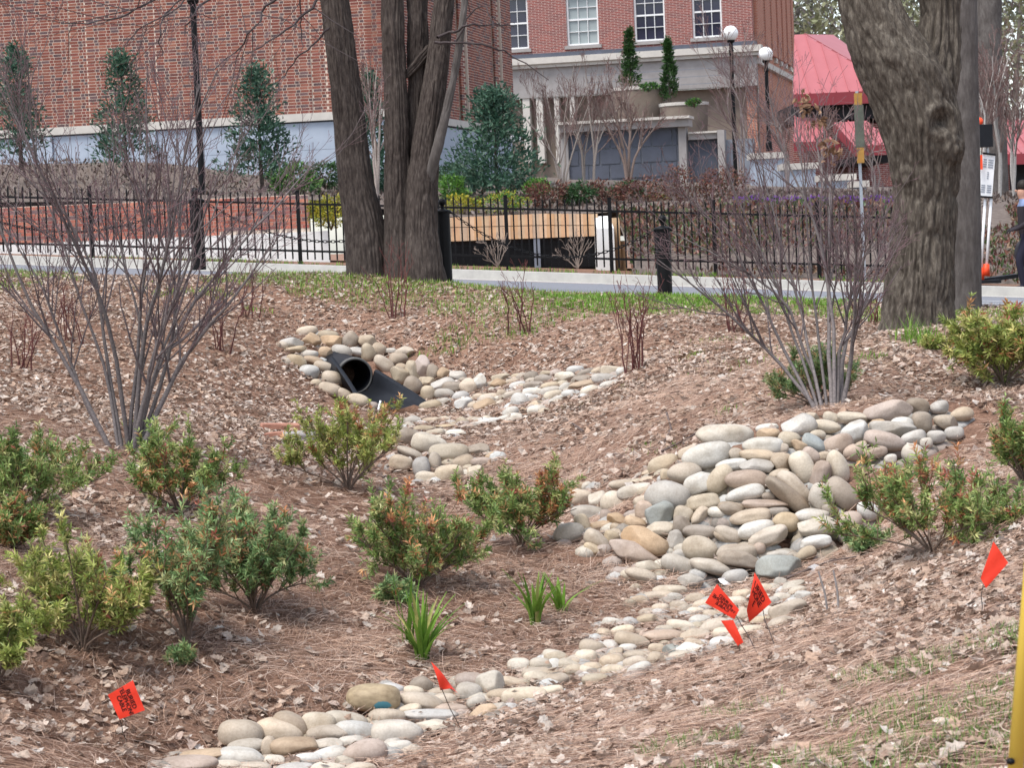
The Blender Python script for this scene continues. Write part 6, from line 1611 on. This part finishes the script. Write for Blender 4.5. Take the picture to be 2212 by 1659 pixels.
# far trunk and far woods
e = empty('tree', W(2140, 430, 60), 'hazy grey trunk farther back at the upper right', 'tree')
V, Q = trunk_geo([(2150, 440, 60), (2146, 300, 56), (2138, 150, 56), (2135, 0, 54), (2132, -120, 50)], 60, 40, .01, 10, 1.5, 40, .08); m = MB(); m.raw(V, Q); m.build('trunk', M['bark2'], e, True)
FW = [(.22, .24, .13), (.28, .29, .17), (.2, .21, .15), (.33, .33, .21), (.22, .2, .19)]  # leaf tones lightened towards grey to paint in distance haze
spots = [(1700, 152), (1765, 158), (1830, 150), (1900, 170), (2010, 160), (2105, 165), (2185, 150), (2270, 160)]
flab = ['spring tree with thin foliage touching the far brick building', 'spring tree rising straight above the red roof ridge', 'spring tree showing between red roof and oak limb', 'spring tree mostly hidden behind the left oak limb', 'spring tree glimpsed through the fork of the oak', 'spring tree behind the plain grey trunk', 'spring tree behind the hazy trunk at upper right', 'spring tree at the upper right edge of the view']
for k, (x, d) in enumerate(spots):
    rs = np.random.RandomState(700 + k); b = W(x, 400, d); H_ = rs.uniform(15, 21); e = empty('far_tree', b, flab[k], 'tree', 'far trees behind the pavilion')
    tb = Tubes(); q_ = bez(b - [0, 0, 4], np.array([0, 0, 1.0]), H_ * .9 + 4, .1, .03, 8, rs); tb.add(q_, np.linspace(.35, .05, 8), 7, (.2, .17, .15))
    ramify(tb, q_, .3, .05, 0, rs, {0: (14, .4, 50, .1, .3, (.2, .17, .15)), 1: (4, .5, 40, .12, .2, (.2, .17, .15)), 'rmin': .02}); tb.build('trunk', e)
    P_, nn = clumpy(b + [0, 0, H_ * .58], np.array([4.2, 4.2, H_ * .44]), 1500, rs, 80, .2); cloud(e, P_, nn, .5, .28, FW, 'crown', 'leaf', rs)

# ------------------------------------------------------------------ steel sign post, portable sign, person
b = W(1868, 592, 36.5); t_ = W(1851, 196, 36.5); lean = (t_ - b)
e = empty('sign_post', b, 'galvanised steel sign post with edge-on weathered signs beside the oak', 'sign post')
m = MB(); m.box(b - [.022, .0, .1], (.044, 0, 0), (0, .008, 0), lean + [0, 0, .1]); m.box(b - [.022, -.008, .1], (.006, 0, 0), (0, .02, 0), lean + [0, 0, .1]); m.box(b - [-.016, -.008, .1], (.006, 0, 0), (0, .02, 0), lean + [0, 0, .1]); m.build('steel_channel', M['steel'], e)
M['ochre'] = plain('ochre_sign_edge', (.45, .24, .05), (.3, .16, .04), 9, .6); M['olive'] = plain('weathered_sign_back', (.12, .13, .10), (.07, .075, .06), 8, .7)
for py0, py1, hw, mt, nm in ((200, 226, .055, 'ochre', 'sign_plate'), (226, 318, .065, 'olive', 'sign_back'), (318, 352, .05, 'ochre', 'sign_plate')):
    A, B = W(1856, py1, 36.4), W(1856, py0, 36.4); f_ = (A[2] - b[2]) / lean[2]; xo = b[0] + lean[0] * f_; m = MB(); m.aabox(xo - hw, xo + hw, 36.38, 36.46, A[2] + .002, B[2] - .002); m.build(nm, M[mt], e)

b = W(2122, 606, 36.5); s = 36.5 / F
def Pq(px, py, dd=0): return W(px, py, 36.5 + dd)
e = empty('portable_sign', b, 'portable roadwork sign on two white poles with orange feet', 'sign')
for (x0, y0, x1, y1) in ((2118, 600, 2128, 430), (2130, 592, 2141, 430)):
    m = MB(); m.tube([Pq(x0, y0), Pq(x1, y1)], .022, 10); m.build('pole', M['whitepaint'], e, True)
    m = MB(); m.tube([Pq(x0, y0 + 4), Pq(x0 + 1, y0 - 22)], [.06, .045], 12); m.build('orange_foot', M['orange'], e, True)
m = MB(); A, B = Pq(2112, 612), Pq(2200, 600); m.box(A, B - A, (0, .3, 0), (0, 0, .06)); m.box(A + [0, -.3, 0], (.3, 0, 0), (0, .9, 0), (0, 0, .05)); m.build('base', M['hdpe'], e)
A, B, Cc, D = Pq(2114, 424, -.05), Pq(2143, 426, -.05), Pq(2150, 334, -.05), Pq(2122, 330, -.05); m = MB(); V = np.array([A, B, Cc, D]); m.raw(np.vstack([V, V + [0, .03, 0]]), [[0, 1, 2, 3], [7, 6, 5, 4], [0, 4, 5, 1], [1, 5, 6, 2], [2, 6, 7, 3], [3, 7, 4, 0]]); bo = m.build('sign_board', M['whitepaint'], e)
gr = plain('grey_print', (.3, .32, .36), (.24, .26, .3), 20, .7)
def bil(u, v): return (A * (1 - u) + B * u) * (1 - v) + (D * (1 - u) + Cc * u) * v - np.array([0, .006, 0])
for (u0, u1, v0, v1) in ((.12, .42, .1, .3), (.55, .88, .1, .3), (.5, .62, .42, .6), (.12, .4, .68, .9), (.5, .9, .68, .9)):
    m = MB()
    for q_ in range(4):
        va, vb = v0 + (v1 - v0) * q_ / 4, v0 + (v1 - v0) * (q_ + .6) / 4; m.quad(bil(u0, va), bil(u1, va), bil(u1, vb), bil(u0, vb))
    m.build('print_block', gr, bo)
for (a_, c_) in ((A, B), (D, Cc)):
    m = MB(); m.tube([a_ - [0, .02, 0], c_ - [0, .02, 0]], .015, 6); m.build('board_clip', M['black'], e)
m = MB(); A2, B2 = Pq(2113, 318), Pq(2141, 268); m.aabox(A2[0], B2[0], 36.4, 36.65, A2[2], B2[2]); m.build('signal_box', M['hdpe'], e)
m = MB(); m.tube([Pq(2141, 430), Pq(2133, 318)], .015, 8); m.build('mast', M['steel'], e)
m = MB(); A2, B2 = Pq(2113, 366, -.1), Pq(2121, 334, -.1); m.aabox(A2[0], B2[0], 36.36, 36.38, A2[2], B2[2]); m.build('orange_pennant', M['orange'], e)
m = MB(); m.lathe(Pq(2117, 268), [(.035, 0), (.05, .03), (.05, .07), (.02, .1), (.001, .105)], 10); m.build('orange_lamp', M['orange'], e, True)

# person walking at the right edge, seen from the side, carrying a dark bag
pd = 36.3; foot = W(2222, 629, pd); Hh = 1.66
e = empty('person', foot, 'person in dark coat and blue collar holding a dark bag at the right edge', 'person')
J = {'pel': (0, 0, .95), 'sp': (-.02, 0, 1.15), 'ch': (-.03, 0, 1.32), 'nk': (-.04, 0, 1.46), 'hd': (-.06, 0, 1.54), 'hd2': (-.06, 0, 1.66),
     'hl': (0, -.09, .9), 'kl': (-.16, -.1, .5), 'al': (-.10, -.1, .08), 'tl': (-.26, -.1, .04), 'hr': (0, .09, .9), 'kr': (.02, .1, .48), 'ar': (.2, .1, .12), 'tr': (.08, .1, .03),
     'sl': (-.03, -.18, 1.38), 'el': (.02, -.24, 1.12), 'wl': (-.2, -.2, 1.0), 'ml': (-.27, -.19, .99), 'sr': (-.03, .18, 1.38), 'er': (.05, .24, 1.12), 'wr': (-.16, .2, 1.0), 'mr': (-.23, .18, .99)}
RAD = {'pel': .14, 'sp': .13, 'ch': .15, 'nk': .055, 'hd': .085, 'hd2': .08, 'hl': .095, 'kl': .065, 'al': .045, 'tl': .04, 'hr': .095, 'kr': .065, 'ar': .045, 'tr': .04, 'sl': .07, 'el': .052, 'wl': .034, 'ml': .036, 'sr': .07, 'er': .052, 'wr': .034, 'mr': .036}
ED = [('pel', 'sp'), ('sp', 'ch'), ('ch', 'nk'), ('nk', 'hd'), ('hd', 'hd2'), ('pel', 'hl'), ('hl', 'kl'), ('kl', 'al'), ('al', 'tl'), ('pel', 'hr'), ('hr', 'kr'), ('kr', 'ar'), ('ar', 'tr'), ('ch', 'sl'), ('sl', 'el'), ('el', 'wl'), ('wl', 'ml'), ('ch', 'sr'), ('sr', 'er'), ('er', 'wr'), ('wr', 'mr')]
for side, y_ in (('l', -.19), ('r', .18)):
    for f_ in range(4):
        a_ = 'f%s%d' % (side, f_); b_ = a_ + 'b'
        wx, wy, wz = J['m' + side]; J[a_] = (wx - .035, wy + .018 * (f_ - 1.5), wz - .01); J[b_] = (wx - .05, wy + .018 * (f_ - 1.5), wz - .05 - .006 * (f_ % 2)); RAD[a_] = .010; RAD[b_] = .009
        ED += [('m' + side, a_), (a_, b_)]
    J['t' + side + 'h'] = (J['m' + side][0] + .0, J['m' + side][1] + .035, J['m' + side][2] + .02); RAD['t' + side + 'h'] = .010; ED.append(('m' + side, 't' + side + 'h'))
keys = list(J); me = bpy.data.meshes.new('body'); me.from_pydata([tuple(float(v) for v in (np.array(J[k]) * Hh / 1.74 + foot)) for k in keys], [(keys.index(a), keys.index(b)) for a, b in ED], [])
ob = add('body', me, None, e); md = ob.modifiers.new('skin', 'SKIN'); ob.modifiers.new('sub', 'SUBSURF').levels = 1
for k, v in zip(keys, me.skin_vertices[0].data): v.radius = (RAD[k], RAD[k]); v.use_root = (k == 'pel')
ob.modifiers['sub'].render_levels = 2
mb_, _nt, _b = new_mat('clothed_body', .8, .2)
_sx = N(_nt, 'ShaderNodeSeparateXYZ'); _nt.links.new(coords(_nt), _sx.inputs[0])
_mr = N(_nt, 'ShaderNodeMapRange'); _mr.inputs[1].default_value = foot[2]; _mr.inputs[2].default_value = foot[2] + Hh; _nt.links.new(_sx.outputs[2], _mr.inputs[0])
_rp = N(_nt, 'ShaderNodeValToRGB'); _rp.color_ramp.interpolation = 'CONSTANT'; el_ = _rp.color_ramp.elements
el_[0].position = 0; el_[0].color = (.015, .015, .02, 1)
for p_, c_ in ((.04, (.02, .02, .035)), (.53, (.03, .025, .03)), (.78, (.2, .26, .42)), (.845, (.45, .25, .18))):
    q_ = el_.new(p_); q_.color = (*c_, 1)
el_[len(el_) - 1].color = (.45, .25, .18, 1) if el_[len(el_) - 1].position >= .84 else (.45, .25, .18, 1)
_nt.links.new(_mr.outputs[0], _rp.inputs[0]); _nt.links.new(_rp.outputs[0], _b.inputs['Base Color']); me.materials.append(mb_)
hc = np.array(J['hd2']) * Hh / 1.74 + foot
m = MB(); hv = IV * [.095, .085, .10]; keep_ = hv[:, 2] > -.2; hv = hv + hc + [.02, 0, .02]; m.raw(hv, None, IT); m.build('hair', plain('dark_hair', (.02, .014, .01), (.012, .008, .006), 40, .6), e, True)
m = MB(); nv = IV * [.022, .012, .02] + hc + [-.09, 0, -.05]; m.raw(nv, None, IT); m.build('nose', plain('skin', (.45, .25, .18), (.4, .22, .16), 10, .6), e, True)
gb = empty('carried_bag', W(2208, 555, pd - .05), 'dark grey bag held in front by the person', 'bag')
bm = bmesh.new(); bmesh.ops.create_icosphere(bm, subdivisions=3, radius=1)
for v in bm.verts: v.co = Vector((v.co.x * .13 * (1 - .25 * v.co.z), v.co.y * .1, v.co.z * .2 - .05 * v.co.x))
me = bpy.data.meshes.new('bag_body'); bm.to_mesh(me); bm.free(); o = add('bag_body', me, plain('dark_cloth_bag', (.04, .038, .045), (.025, .024, .03), 20, .8, .2), gb); o.location = Vector(W(2210, 548, pd)) + Vector((0, 0, 0))
m = MB(); hp = W(2208, 520, pd); m.tube([hp + [-.06, 0, -.08], hp + [0, 0, .06], hp + [.07, 0, -.08]], .012, 6); m.build('bag_strap', M['hdpe'], gb)
